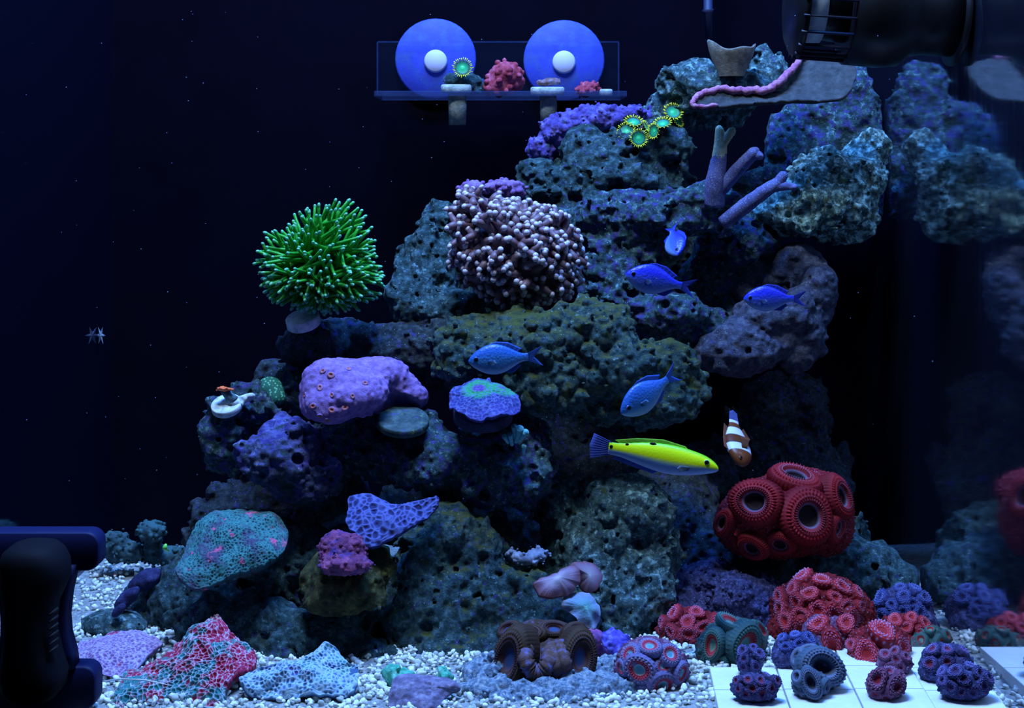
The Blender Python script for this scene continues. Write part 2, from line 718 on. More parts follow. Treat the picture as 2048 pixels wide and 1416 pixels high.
m_rock = rockmat('live_rock_grey_green', moss=0.62)
m_rock_purple = rockmat('live_rock_coralline', purple=0.50, palep=0.57)
m_rock_moss = rockmat('live_rock_algae', moss=0.54, purple=0.64, top=((0.105, 0.12, 0.028), 0.30, 1.05))
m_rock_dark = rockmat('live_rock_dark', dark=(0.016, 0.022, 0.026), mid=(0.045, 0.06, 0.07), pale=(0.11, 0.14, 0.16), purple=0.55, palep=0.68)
m_rock_pale = rockmat('live_rock_pale', mid=(0.065, 0.13, 0.14), pale=(0.20, 0.33, 0.34), purple=0.60, moss=0.60, palep=0.54)
m_rock_mauve = rockmat('live_rock_mauve', dark=(0.03, 0.03, 0.05), mid=(0.085, 0.085, 0.13), pale=(0.18, 0.18, 0.24), purple=0.60, palep=0.66)

STD = dict(h=3.2, k=34, lumps=((90, 16), (40, 13), (17, 7), (8, 3.6)), pits=((46, 15, 0.28), (22, 8, 0.30)))
RUG = dict(h=3.1, k=34, lumps=((80, 16), (36, 15), (16, 8.5), (8, 4.2)), pits=((50, 21, 0.36), (24, 9.5, 0.34)))
SMO = dict(h=3.3, k=36, lumps=((90, 15), (40, 11), (17, 5.5), (8, 2.6)), pits=((44, 10, 0.18),))
TREES = []
BUILT = []


def rock(name, label, blobs, mat, st=STD, **k):
    a = dict(st)
    a.update(k)
    v, f = implicit(blobs, carve=BUILT, **a)
    BUILT.extend(blobs)
    TREES.append(bvh(v, f))
    return props(put(name, v, f, mat), label, 'rock')


def bvh(v, f):
    return BVHTree.FromPolygons(v.tolist() if hasattr(v, 'tolist') else v, f.tolist() if hasattr(f, 'tolist') else f)


def hit(px, py, trees=None, default=1.2):
    """where the sight line through a photograph pixel first meets the rocks (or the given trees)"""
    d = Vector(P(px, py, 1.0) - np.array([0, 0, H])).normalized()
    best = None
    for t in (TREES if trees is None else trees):
        q = t.ray_cast(Vector((0, 0, H)), d)
        if q[0] is not None and (best is None or q[3] < best[2]):
            best = (q[0], q[1], q[3])
    if best is None:
        p = P(px, py, default)
        return Vector(p), Vector((0, -0.7, 0.7))
    n = best[1]
    return best[0], n if n.y < 0.2 else -n


# lowest tier, standing on the gravel
rock('reef_rock', 'broad grey-green base rock at lower left under the teal plate coral', [
    (430, 1215, 1.20, 165, 85, 90), (500, 1130, 1.24, 130, 105, 80), (600, 1160, 1.20, 105, 125, 80), (600, 1290, 1.14, 165, 80, 70),
    (470, 1260, 1.15, 125, 75, 60), (720, 1230, 1.19, 120, 130, 80), (690, 1110, 1.27, 80, 75, 60), (740, 1335, 1.12, 100, 50, 40), (370, 1190, 1.20, 80, 60, 60)], m_rock)
rock('reef_rock', 'flat-topped boulder with olive algae cap below the middle shelf rock', [
    (905, 1125, 1.17, 105, 110, 70), (890, 1075, 1.17, 92, 60, 60), (875, 1240, 1.15, 110, 105, 70), (985, 1250, 1.15, 140, 90, 70),
    (995, 1110, 1.23, 32, 105, 40), (1085, 1240, 1.16, 100, 85, 70), (900, 1320, 1.13, 120, 50, 45), (1010, 1180, 1.20, 110, 80, 60)],
    rockmat('live_rock_algae_cap', moss=0.58, top=((0.10, 0.115, 0.028), 0.6, 1.2)), holes=((905, 1222, 1.078, 46, 20, 22), (745, 1290, 1.08, 46, 20, 36)))
rock('reef_rock', 'tall pitted pale boulder right of the mauve mushroom corals', [
    (1160, 1050, 1.22, 90, 85, 60), (1265, 1020, 1.20, 85, 70, 60), (1215, 1120, 1.20, 128, 90, 70), (1215, 1200, 1.19, 120, 95, 70),
    (1280, 1150, 1.20, 62, 100, 60), (1205, 1280, 1.18, 110, 50, 60), (1290, 1245, 1.20, 50, 70, 50)],
    m_rock_pale, holes=((1165, 1063, 1.135, 34, 20, 26), (1150, 1098, 1.135, 22, 11, 20), (1285, 1196, 1.135, 15, 20, 20),
                        (1300, 1082, 1.14, 24, 12, 18), (1250, 1255, 1.125, 42, 20, 28)))
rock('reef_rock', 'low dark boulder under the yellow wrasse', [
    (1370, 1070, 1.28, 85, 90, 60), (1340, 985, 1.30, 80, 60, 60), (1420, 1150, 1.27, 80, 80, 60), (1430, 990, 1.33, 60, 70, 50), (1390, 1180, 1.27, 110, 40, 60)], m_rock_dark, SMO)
rock('reef_rock', 'humped rock beneath the big red polyp cluster', [
    (1560, 1130, 1.27, 100, 70, 60), (1700, 1140, 1.26, 110, 65, 60), (1650, 1075, 1.30, 90, 70, 50), (1780, 1170, 1.25, 70, 45, 50), (1500, 1180, 1.25, 80, 40, 50)], m_rock, SMO,
    holes=((1735, 1140, 1.205, 22, 16, 22),))
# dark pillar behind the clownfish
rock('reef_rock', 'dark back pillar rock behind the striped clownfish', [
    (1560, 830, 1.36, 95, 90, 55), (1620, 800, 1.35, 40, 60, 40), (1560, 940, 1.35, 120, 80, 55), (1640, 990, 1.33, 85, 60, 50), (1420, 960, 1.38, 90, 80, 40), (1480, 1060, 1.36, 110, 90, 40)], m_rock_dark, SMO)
rock('reef_rock', 'dark filler rock added at the rear for the shaded gap below the middle shelf', [
    (1000, 1030, 1.36, 130, 90, 50), (1180, 960, 1.38, 150, 70, 40), (850, 1020, 1.36, 130, 70, 50), (600, 1010, 1.33, 160, 80, 60), (470, 1060, 1.32, 90, 80, 50), (1100, 860, 1.39, 150, 80, 35)], m_rock_dark, SMO)  # added rear filler; its dark colour stands in for the cavity's shade

# middle tier
rock('reef_rock', 'long overhanging middle shelf rock with purple-blue left lobe', [
    (450, 875, 1.21, 52, 78, 55), (500, 815, 1.22, 60, 50, 50), (590, 790, 1.25, 60, 60, 50),
    (700, 890, 1.22, 90, 62, 70), (800, 890, 1.21, 110, 68, 70), (900, 925, 1.19, 90, 66, 60), (1010, 930, 1.19, 95, 62, 60), (1040, 880, 1.22, 70, 50, 50),
    (960, 970, 1.18, 60, 40, 45), (1060, 975, 1.21, 55, 34, 40)], m_rock_purple, RUG)
rock('reef_rock', 'rounded violet-blue crusted boulder at the left of the middle tier', [
    (565, 915, 1.175, 78, 72, 58), (625, 955, 1.175, 56, 56, 48), (600, 900, 1.20, 70, 60, 50)],
    M('violet_crust_lit_top', [(0.02, 0.03, 0.05), (0.07, 0.085, 0.17), (0.16, 0.17, 0.34)], scale=170, top=((0.17, 0.16, 0.48), 0.25, 0.95), patches=(((0.40, 0.42, 0.66), 150, 0.58, 0.66), ((0.09, 0.07, 0.34), 120, 0.52, 0.60), ((0.04, 0.08, 0.08), 90, 0.56, 0.64)),  # violet crust, plus a brighter tint painted on upward faces as the lit top
      bump=((160, 0.8, 0.005), (480, 1.0, 0.003)), rough=0.85, spec=0.2), STD)
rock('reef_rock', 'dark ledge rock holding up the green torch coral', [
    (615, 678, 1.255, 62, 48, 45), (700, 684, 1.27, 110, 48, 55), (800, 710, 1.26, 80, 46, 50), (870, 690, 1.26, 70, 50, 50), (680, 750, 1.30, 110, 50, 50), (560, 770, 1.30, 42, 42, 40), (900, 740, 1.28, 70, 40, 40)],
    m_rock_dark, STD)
rock('reef_rock', 'pale blue-grey rock left of the white-tipped coral', [
    (850, 540, 1.30, 72, 85, 55), (815, 590, 1.28, 45, 52, 45), (890, 470, 1.32, 50, 75, 50), (880, 620, 1.28, 80, 50, 50), (1000, 560, 1.32, 120, 110, 40)], rockmat('live_rock_blue_grey', palep=0.58, purple=0.62), STD)
rock('reef_rock', 'olive algae covered shelf rock in the middle of the reef', [
    (1090, 690, 1.20, 100, 62, 65), (1190, 665, 1.20, 82, 60, 60), (1000, 680, 1.22, 110, 55, 60), (920, 720, 1.21, 55, 48, 45), (1110, 770, 1.19, 90, 58, 50),
    (1230, 740, 1.19, 90, 60, 55), (1330, 740, 1.20, 58, 52, 45), (1310, 800, 1.19, 78, 46, 45), (1200, 810, 1.20, 75, 36, 40)],
    m_rock_moss, dict(h=3.0, k=30, lumps=((80, 11), (34, 7), (9, 2.5)), bubbles=((40, 12), (19, 8)), pits=()))
# upper tier
rock('reef_rock', 'large cavernous dark purple rock behind the blue fish', [
    (1230, 470, 1.30, 100, 85, 60), (1340, 425, 1.29, 110, 52, 60), (1420, 400, 1.30, 50, 34, 45), (1230, 560, 1.29, 90, 70, 50), (1330, 620, 1.27, 100, 46, 55),
    (1440, 560, 1.33, 90, 90, 45), (1480, 480, 1.31, 80, 42, 50), (1400, 660, 1.29, 110, 50, 50), (1160, 430, 1.33, 60, 60, 50), (1330, 510, 1.36, 120, 110, 30)],
    m_rock_purple, RUG, holes=((1440, 570, 1.265, 26, 46, 30), (1400, 500, 1.25, 36, 40, 40), (1310, 440, 1.235, 24, 16, 24)))
rock('reef_rock', 'mauve rock at the right of the reef with pale green edge', [
    (1630, 600, 1.28, 46, 62, 45), (1595, 530, 1.30, 42, 45, 40), (1560, 640, 1.27, 88, 60, 50), (1480, 705, 1.26, 88, 50, 45), (1600, 690, 1.27, 52, 50, 42), (1520, 560, 1.32, 60, 60, 40)],
    m_rock_mauve, SMO)
rock('reef_rock', 'mottled green-white ball rock under the top right slab', [
    (1660, 370, 1.31, 90, 72, 50), (1720, 330, 1.33, 45, 60, 40), (1620, 410, 1.30, 70, 62, 50), (1690, 440, 1.32, 62, 52, 45), (1560, 430, 1.31, 60, 40, 40)],
    rockmat('live_rock_mottled', mid=(0.08, 0.15, 0.14), pale=(0.26, 0.40, 0.37), purple=0.66, moss=0.58, palep=0.50), RUG)
rock('reef_rock', 'upright purple rear slab rock in the top right corner', [
    (1690, 240, 1.375, 66, 110, 38), (1730, 340, 1.375, 44, 90, 36), (1620, 300, 1.38, 80, 80, 36), (1560, 400, 1.38, 110, 60, 36)],
    m_rock_purple, SMO)
rock('reef_rock', 'rough brown-grey rock below the green-yellow button polyps', [
    (1130, 370, 1.33, 90, 52, 50), (1090, 345, 1.33, 45, 36, 40), (1180, 310, 1.33, 55, 52, 45), (1230, 360, 1.32, 80, 60, 45), (1300, 290, 1.33, 70, 42, 45), (1310, 370, 1.33, 70, 50, 45), (1180, 410, 1.32, 60, 30, 40)],
    m_rock, RUG)
rock('reef_rock', 'pale knobbly rock below the cup-shaped sponge at the top', [
    (1385, 150, 1.33, 56, 34, 38), (1430, 165, 1.32, 62, 32, 40), (1500, 180, 1.32, 70, 26, 40), (1350, 195, 1.34, 28, 34, 32), (1330, 235, 1.35, 40, 34, 32), (1542, 145, 1.33, 40, 42, 34), (1400, 220, 1.36, 90, 40, 32)],
    m_rock_pale, STD)
# loose pieces
rock('rubble_rock', 'slanting flat rubble piece at the left foot of the reef', [
    (330, 1205, 1.19, 80, 26, 40, 25), (300, 1180, 1.22, 52, 28, 36, 30), (375, 1180, 1.22, 50, 30, 36)], m_rock, SMO, h=2.6)
rock('rubble_rock', 'small lumpy teal stone lying on the white gravel at left', [
    (205, 1252, 1.165, 36, 20, 26), (255, 1252, 1.165, 34, 19, 26), (230, 1240, 1.18, 40, 16, 24)], m_rock_pale, STD, h=2.4, lumps=((30, 5), (12, 2.5)), pits=((20, 6, 0.5),))
rock('mossy_stone', 'squat stone coated in olive-brown algae under the pink coral', [
    (700, 1165, 1.115, 88, 46, 50), (690, 1195, 1.11, 84, 36, 46), (735, 1120, 1.14, 46, 40, 36), (660, 1140, 1.13, 46, 40, 36)], 
    M('algae_brown', [(0.018, 0.018, 0.010), (0.06, 0.056, 0.016), (0.15, 0.145, 0.035)], scale=110, bump=((300, 0.9, 0.003), (900, 0.6, 0.001)), speck=((0.2, 0.5, 0.6), 330, 0.05)), SMO, h=2.6)

# ------------------------------------------------------------------ coral builders
def honey(cell, amp, seed=0.0, sharp=3.0):
    def f(q, t, pp):
        f1, f2, _ = worley(q / cell + seed)
        r = np.clip(1 - (f2 - f1) * sharp, 0, 1)
        return amp * r, r
    return f


def spikes(cell, amp, seed=0.0, wide=1.5):
    def f(q, t, pp):
        f1, _, r_ = worley(q / cell + seed)
        r = np.clip(1 - f1 * wide, 0, 1)
        return amp * r * (0.5 + r_) + 2 * vnoise(q / 20 + seed), r
    return f


def combo(lumps, fine, seed=0.0):
    def f(q, t, pp):
        d, a = fine(q, t, pp)
        for w, am in lumps:
            d = d + am * vnoise(q / w + w + seed)
        return d, a
    return f


def shell(poly, d0, tilt=(0.0, -1.0), dome=18, under=14, thick=4, nth=150, nr=46, detail=None, ruffle=(0, 5, 0), power=2.0, centre=None, attr=None, rough_edge=3.0):
    """a plate of coral: its rim follows poly on a plane tilted in depth, domed, with real underside and relief"""
    q = smooth_closed(poly, nth)
    q = q + rough_edge * np.stack([vnoise(np.stack([q[:, 0] / 9, q[:, 1] / 9, q[:, 0] * 0 + z], 1)) for z in (1.5, 7.5)], 1)
    c = np.array(centre if centre else q.mean(0), float)
    ts = np.linspace(0, 1, nr) ** 0.85
    pp = c + (q[None] - c) * ts[:, None, None]
    s = d0 / F
    dd = d0 + ((pp[..., 0] - c[0]) * tilt[0] + (pp[..., 1] - c[1]) * tilt[1]) * s
    w = np.stack([(pp[..., 0] - VX) * dd / F, dd, H - (pp[..., 1] - VY) * dd / F], -1)
    a, b = np.array([1, tilt[0], 0]), np.array([0, tilt[1], -1])
    n = np.cross(b, a)
    n /= np.linalg.norm(n)
    if n[1] > 0:
        n = -n
    t = np.repeat(ts[:, None], nth, 1)
    th = np.repeat(np.arange(nth)[None] * 2 * math.pi / nth, nr, 0)
    base = dome * (1 - t ** power) + ruffle[0] * np.sin(ruffle[1] * th + ruffle[2]) * t ** 2
    top = w + n * (base * s)[..., None]
    low = w + n * ((base - thick - under * (1 - t ** 2)) * s)[..., None]
    at = np.zeros(t.shape)
    if detail:
        dsp, at = detail(top.reshape(-1, 3) / U, t.ravel(), pp.reshape(-1, 2))
        top = top + n * (dsp.reshape(t.shape) * U)[..., None]
        at = at.reshape(t.shape)
    V = np.concatenate([top.reshape(-1, 3), low.reshape(-1, 3)])
    k = nr * nth
    i, j = np.meshgrid(np.arange(nr - 1), np.arange(nth), indexing='ij')
    i, j = i.ravel(), j.ravel()
    j2 = (j + 1) % nth
    ft = np.stack([i * nth + j, i * nth + j2, (i + 1) * nth + j2, (i + 1) * nth + j], 1)
    fb = ft[:, ::-1] + k
    jr = np.arange(nth)
    e = (nr - 1) * nth
    fr = np.stack([e + jr, e + (jr + 1) % nth, k + e + (jr + 1) % nth, k + e + jr], 1)
    Fc = np.concatenate([ft, fb, fr])
    # winding: make the top face along n
    p0, p1, p2 = V[Fc[nth * 3 + 2][0]], V[Fc[nth * 3 + 2][1]], V[Fc[nth * 3 + 2][2]]
    if np.dot(np.cross(p1 - p0, p2 - p0), n) < 0:
        Fc = Fc[:, ::-1]
    A = {'h': np.concatenate([at.ravel(), np.zeros(k)]), 't': np.concatenate([t.ravel(), np.ones(k)])}
    if attr:
        A['c'] = np.concatenate([attr(pp.reshape(-1, 2)), np.ones(k)])
    return V, Fc, A


def plate(name, label, cat, mat, *a, group=None, **k):
    v, f, at = shell(*a, **k)
    return props(put(name, v, f, mat, attrs=at), label, cat, group)


def lump(name, label, cat, blobs, mat, group=None, **k):
    a = dict(h=2.2, k=14, lumps=((30, 4), (12, 2)), pits=())
    a.update(k)
    v, f = implicit(blobs, **a)
    o = props(put(name, v, f, mat), label, cat, group)
    return o, bvh(v, f)


def polyp_mesh(name, mats, ribs=24, rim=0.58, hr=0.46, mouth=0.02, amp=0.055, beads=0.0, per=3, skirt=-0.35, odd_=0.0):
    """a fleshy ringed polyp of unit radius covered in rows of beads; attribute t from mouth (0) to margin (1), b on bead tops"""
    n = ribs * per
    rows = 26
    v, t, bt = [], [], []
    for i in range(rows):
        r = i / (rows - 2) if i < rows - 1 else 1.0
        if i == rows - 1:
            z = skirt
        elif r < rim:
            u = max(0.0, (r - 0.22) / (rim - 0.22))
            z = mouth + (hr - mouth) * (u * u * (3 - 2 * u))
        else:
            u = (r - rim) / (1 - rim)
            z = hr * math.sqrt(max(0.0, 1 - u ** 2.4)) * 0.92 + hr * 0.08 * (1 - u)
        wgt = 0 if r < 0.26 else min(1, (r - 0.26) / 0.12)
        if i == rows - 1:
            wgt = 0
        row = 0.5 + 0.5 * math.cos(2 * math.pi * i / 3.0)
        odd = (i // 3) % 2
        for j in range(n):
            a = 2 * math.pi * j / n
            c = 0.5 + 0.5 * math.cos(ribs * a + math.pi * odd)
            rib = 0.5 + 0.5 * math.cos(ribs * a)
            bd = wgt * (amp * (rib - 0.5) + (amp * 0.6 + beads * (1.3 - abs(r - rim))) * c * row)
            rr = r * (1 + 0.35 * bd) * (1 + odd_ * (0.6 * math.cos(2 * a + ribs) + 0.4 * math.cos(3 * a + 2 * ribs)))
            v.append((rr * math.cos(a), rr * math.sin(a), z + bd))
            t.append(min(1, r))
            bt.append(wgt * c * row * max(0.0, 1.25 - 1.9 * abs(r - rim)))
    f = []
    for i in range(rows - 1):
        for j in range(n):
            f.append((i * n + j, i * n + (j + 1) % n, (i + 1) * n + (j + 1) % n, (i + 1) * n + j))
    me = raw_mesh(name, v, [q[::-1] for q in f], True, {'t': t, 'b': bt})
    for m in mats if isinstance(mats, (list, tuple)) else [mats]:
        me.materials.append(m)
    return me


def set_polyp(me, p, n, r, parent, name='polyp', squash=1.0, spin=None, sink=0.0):
    """r in pixels"""
    s = p[1] / F * r
    R = frame(n, (0.1, 0.3, 1)).to_4x4()
    a = rnd.uniform(0, 6.28) if spin is None else spin
    m = Matrix.Translation(Vector(p) - Vector(n) * s * sink) @ R @ Matrix.Rotation(a, 4, 'Z') @ Matrix.Diagonal((s, s * squash, s, 1))
    return link(name, me, m, parent)


def colony(name, label, blobs, base, polyps, group=None, cat='coral', mesh=None, **k):
    """a coral head (implicit base) with ringed polyps set where sight lines meet it: (px, py, r[, squash[, mesh]])"""
    a = dict(h=2.0, k=14, lumps=((26, 3), (10, 1.5)), bubbles=((8, 3.5),), pits=())
    a.update(k)
    v, f = implicit(blobs, **a)
    lo, hi = v.min(0), v.max(0)
    root = thing(name, label, cat, ((lo[0] + hi[0]) / 2, (lo[1] + hi[1]) / 2, lo[2]), group)
    put('coral_base', v, f, base, root)
    tr = [bvh(v, f)]
    c = (lo + hi) / 2
    for q in polyps:
        p, n = hit(q[0], q[1], tr, blobs[0][2])
        n2 = (n.normalized() * 0.45 + (p - Vector(c)).normalized() * 0.75)
        me = q[4] if len(q) > 4 else (mesh[rnd.randrange(len(mesh))] if isinstance(mesh, list) else mesh)
        set_polyp(me, p, n2.normalized(), q[2], root, squash=q[3] if len(q) > 3 and q[3] else rnd.uniform(0.75, 1.0))
    return root


def scatter(cx, cy, rx, ry, n, r, seed):
    g = random.Random(seed)
    out = []
    tries = 0
    while len(out) < n and tries < 4000:
        tries += 1
        a, b = g.uniform(0, 6.283), math.sqrt(g.random())
        x, y = cx + rx * b * math.cos(a), cy + ry * b * math.sin(a)
        if all((x - q[0]) ** 2 + ((y - q[1]) * 1.25) ** 2 > (1.35 * r) ** 2 for q in out):
            out.append((x, y, r * g.uniform(0.85, 1.15)))
    return out


FLESH = dict(bump=((500, 0.35, 0.0008),), rough=0.55, spec=0.22)


def fleshmat(name, stops, noise=None, amix=0.25, **k):
    a = dict(FLESH)
    a.update(k)
    return M(name, noise, scale=300, attr='t', acols=stops, amix=amix if noise else 0, **a)


# ------------------------------------------------------------------ torch coral and white-tipped coral
def inside_dir(poly_s, c, ang):
    d = poly_s - c
    a = np.arctan2(d[:, 1], d[:, 0])
    r = np.hypot(d[:, 0], d[:, 1])
    o = np.argsort(a)
    return np.interp(ang, a[o], r[o], period=2 * math.pi)


def tentacle_meshes(kind, count, mats, seed):
    g = random.Random(seed)
    out = []
    for q in range(count):
        bend, ph = g.uniform(0.08, 0.32), g.uniform(0, 6.28)
        if kind == 'torch':
            n = 9
            pts = [(bend * math.sin(math.pi * 1.3 * i / n) * math.cos(ph), bend * math.sin(math.pi * 1.3 * i / n) * math.sin(ph), i / n) for i in range(n + 1)]
            v, f = tube(pts, [0.078 - 0.04 * i / n for i in range(n + 1)], 7)
            parts, nb = [(v, f)], len(f)
            tips = [(pts[-1], 0.044)]
        else:
            n = 5
            pts = [(bend * 0.6 * math.sin(2.5 * i / n) * math.cos(ph), bend * 0.6 * math.sin(2.5 * i / n) * math.sin(ph), 0.72 * i / n) for i in range(n + 1)]
            v, f = tube(pts, [0.19 - 0.03 * i / n for i in range(n + 1)], 8)
            parts, nb, tips = [(v, f)], len(f), []
            for z in range(g.choice((2, 2, 3))):
                a = ph + z * 2.1 + g.uniform(-0.4, 0.4)
                l = g.uniform(0.18, 0.34)
                e = (pts[-1][0] + l * math.cos(a), pts[-1][1] + l * math.sin(a), 0.72 + g.uniform(0.1, 0.32))
                b0 = pts[-2 if z else -1]
                mid = tuple((b0[k] + e[k]) / 2 + (0.03 if k == 2 else 0) for k in range(3))
                vb, fb = tube([b0, mid, e], [0.15, 0.11, 0.072], 7)
                parts.append((vb, fb))
                nb += len(fb)
                tips.append((e, 0.086))
        for p, r in tips:
            parts.append(ball(p, (r, r, r * 0.85), 10, 6))
        v, f = join(*parts)
        me = raw_mesh('tentacle', v, f, True, None, [0] * nb + [1] * (len(f) - nb))
        for m in mats:
            me.materials.append(m)
        out.append(me)
    return out


def tentacle_coral(name, label, poly, c, d, rd, n, meshes, lenpx, width, core, plug=None, seed=1, sag=0.0, wind=0.0):
    g = random.Random(seed)
    q = smooth_closed(poly, 200)
    c = np.array(c, float)
    s = d / F
    base = P(c[0], q[:, 1].max(), d)
    root = thing(name, label, 'coral', base)
    v, f = implicit([(c[0], c[1], d, *core[:2], core[2])], h=3.0, lumps=((24, 6), (10, 2)), pits=())
    put('coral_base', v, f, core[3], root)
    if plug:
        plug(root)
    k = 0
    for i in range(int(n * 1.9)):
        if k >= n:
            break
        z = 1 - (i + 0.5) * 2 / (n * 1.9)
        a = i * 2.399963 + g.uniform(-0.1, 0.1)
        zz = z + g.uniform(-0.03, 0.03)
        if zz < -0.28:
            continue
        zz = min(0.98, zz)
        rr = math.sqrt(1 - zz * zz)
        R = float(inside_dir(q, c, (a + math.pi) % (2 * math.pi) - math.pi))
        tip = np.array([c[0] + R * rr * math.cos(a), c[1] + R * rr * math.sin(a)])
        jit = g.uniform(0.88, 1.0)
        tip = c + (tip - c) * jit
        T = P(tip[0], tip[1], d - rd * zz * s * jit)
        lp = lenpx * g.uniform(0.8, 1.2) * s
        dirv = T - P(c[0], c[1] + core[1] * 0.4, d)
        dirv = dirv / np.linalg.norm(dirv)
        dirv = dirv + np.array([wind * g.uniform(-0.3, 1.0), 0, -sag * g.uniform(0, 1)])
        dirv = dirv / np.linalg.norm(dirv)
        B = T - dirv * lp
        m = Matrix.Translation(Vector(B)) @ frame(dirv).to_4x4() @ Matrix.Rotation(g.uniform(0, 6.28), 4, 'Z') @ Matrix.Diagonal((width * s, width * s, lp, 1))
        link('tentacle', meshes[g.randrange(len(meshes))], m, root)
        k += 1
    return root


m_torch = M('torch_green', [(0.006, 0.13, 0.014), (0.015, 0.32, 0.022), (0.05, 0.46, 0.028)], scale=60, rough=0.5, bump=(), spec=0.4)
m_torch_tip = plain('torch_tip', (0.13, 0.50, 0.27), 0.4)
m_torch_base = M('torch_flesh', [(0.01, 0.10, 0.02), (0.02, 0.2, 0.03)], bump=((400, 0.5, 0.001),))
m_plug = M('ceramic_plug', [(0.30, 0.36, 0.40), (0.62, 0.64, 0.64), (0.8, 0.8, 0.78)], scale=160, bump=((500, 0.4, 0.0008),), rough=0.85)


def disc(c, n, r, th, bev=0.12):
    """a bevelled disc: centre of its top, normal, radius and thickness in metres"""
    b = bev * th
    v, f = lathe([(0, -th), (r - b, -th), (r, -th + b), (r, -b), (r - b, 0), (0, 0)], 36)
    return xf(v, Matrix.Translation(Vector(c)) @ frame(n).to_4x4()), f


def torch_plug(root):
    s = 1.24 / F
    put('frag_plug', *disc(P(604, 632, 1.232), (-0.15, -0.35, 0.9), 34 * s, 22 * s), m_plug, root)
    put('plug_stem', *tube([P(612, 648, 1.245), P(618, 690, 1.262)], [16 * s, 14 * s], 14), m_plug, root)


tentacle_coral('torch_coral', 'bright green torch coral with long pale-tipped tentacles on a white plug',
               [(507, 500), (530, 468), (575, 455), (600, 420), (640, 402), (693, 396), (728, 425), (752, 470), (768, 540), (764, 590), (720, 618), (650, 626), (585, 620), (535, 600), (517, 555)],
               (642, 545), 1.235, 118, 300, tentacle_meshes('torch', 14, [m_torch, m_torch_tip], 4), 128, 76, (60, 46, 42, m_torch_base), torch_plug, 2, 0.45, 0.30)
m_frog = M('mauve_tentacle', [(0.09, 0.045, 0.06), (0.16, 0.085, 0.105), (0.22, 0.13, 0.16)], scale=70, rough=0.5, bump=(), spec=0.4)
m_frog_tip = plain('white_tip', (0.56, 0.46, 0.52), 0.35)
m_frog_base = M('mauve_flesh', [(0.05, 0.03, 0.04), (0.10, 0.06, 0.08)], bump=((400, 0.5, 0.001),))
tentacle_coral('branching_tip_coral', 'big mauve-brown rounded coral with white ball tips beside the fish',
               [(905, 385), (935, 366), (985, 384), (1035, 390), (1090, 408), (1135, 425), (1164, 470), (1170, 520), (1160, 590), (1112, 622), (1050, 622), (985, 606), (922, 570), (888, 505), (892, 440)],
               (1030, 505), 1.25, 118, 165, tentacle_meshes('frog', 10, [m_frog, m_frog_tip], 9), 70, 72, (118, 98, 88, m_frog_base), None, 5, 0.05, 0.0)

# ------------------------------------------------------------------ plates and heads on the middle tier
m_lilac = M('lilac_coral', [(0.15, 0.075, 0.26), (0.27, 0.14, 0.40), (0.38, 0.22, 0.50)], scale=200, bump=((260, 0.6, 0.0014), (900, 0.7, 0.0008)), patches=(((0.5, 0.22, 0.2), 60, 0.66, 0.8),))
m_orange = fleshmat('orange_mouth', [(0, (0.5, 0.10, 0.02)), (0.3, (0.75, 0.18, 0.05)), (0.6, (0.42, 0.16, 0.2)), (1, (0.27, 0.14, 0.40))])
me_eye = polyp_mesh('mouth', m_orange, 12, 0.5, 0.22, -0.05, 0.05)
r_ = thing('encrusting_coral', 'large smooth lilac coral mound with small orange mouths', 'coral', P(715, 848, 1.17))
v_, f_ = implicit([(684, 778, 1.175, 86, 58, 62, -12), (660, 808, 1.165, 62, 38, 52), (724, 748, 1.20, 84, 34, 42), (780, 788, 1.205, 62, 40, 42), (815, 802, 1.21, 32, 28, 30)], h=2.2, k=30, lumps=((60, 7), (22, 4.5), (8, 2.2)), pits=(), holes=((806, 832, 1.172, 64, 46, 80),))
put('coral_base', v_, f_, m_lilac, r_)
tr_ = [bvh(v_, f_)]
for x, y in ((646, 742), (662, 750), (697, 738), (730, 766), (640, 775), (664, 790), (705, 792), (626, 812), (664, 820), (690, 815), (640, 832), (655, 840), (610, 790)):
    p_, n_ = hit(x, y, tr_, 1.15)
    set_polyp(me_eye, p_, n_, rnd.uniform(6, 9), r_, 'mouth', 0.8)
s_ = 1.17 / F
pd = thing('frag_disc', 'round grey-teal ceramic disc partly under the lilac coral mound', 'plug', P(806, 860, 1.17))
put('disc', *disc(P(806, 836, 1.178), (0.05, -0.34, 0.93), 53 * s_, 17 * s_), M('mossy_ceramic', [(0.015, 0.03, 0.035), (0.045, 0.08, 0.085), (0.09, 0.13, 0.14)], scale=120, patches=(((0.18, 0.3, 0.05), 90, 0.58, 0.66), (PURP, 120, 0.6, 0.68))), pd)

m_chal = M('chalice_rings', attr='c', acols=[(0.0, (0.09, 0.03, 0.22)), (0.16, (0.10, 0.04, 0.24)), (0.24, (0.015, 0.26, 0.07)), (0.44, (0.02, 0.28, 0.10)), (0.58, (0.025, 0.035, 0.17)), (1, (0.045, 0.04, 0.22))],
           bump=((800, 0.5, 0.0008),), tips=('h', (0.12, 0.14, 0.36), 0.5, 1.1))
ch = thing('chalice_coral', 'blue disc coral with green ring and purple eye on a plug', 'coral', P(968, 855, 1.18))
v_, f_, a_ = shell([(899, 795), (914, 772), (960, 762), (1012, 772), (1034, 790), (1041, 814), (1015, 832), (960, 838), (920, 828), (903, 812)], 1.165, (0, -1.6), 16, 14, 4, 150, 44,
                   combo(((26, 5),), honey(8, 2.6)), centre=(965, 795), attr=lambda q: np.clip(np.minimum(np.hypot((q[:, 0] - 958) / 66, (q[:, 1] - 788) / 40), np.hypot((q[:, 0] - 1004) / 70, (q[:, 1] - 784) / 42) + 0.1), 0, 1), ruffle=(6, 5, 1), rough_edge=6)
put('coral_plate', v_, f_, m_chal, ch, attrs=a_)
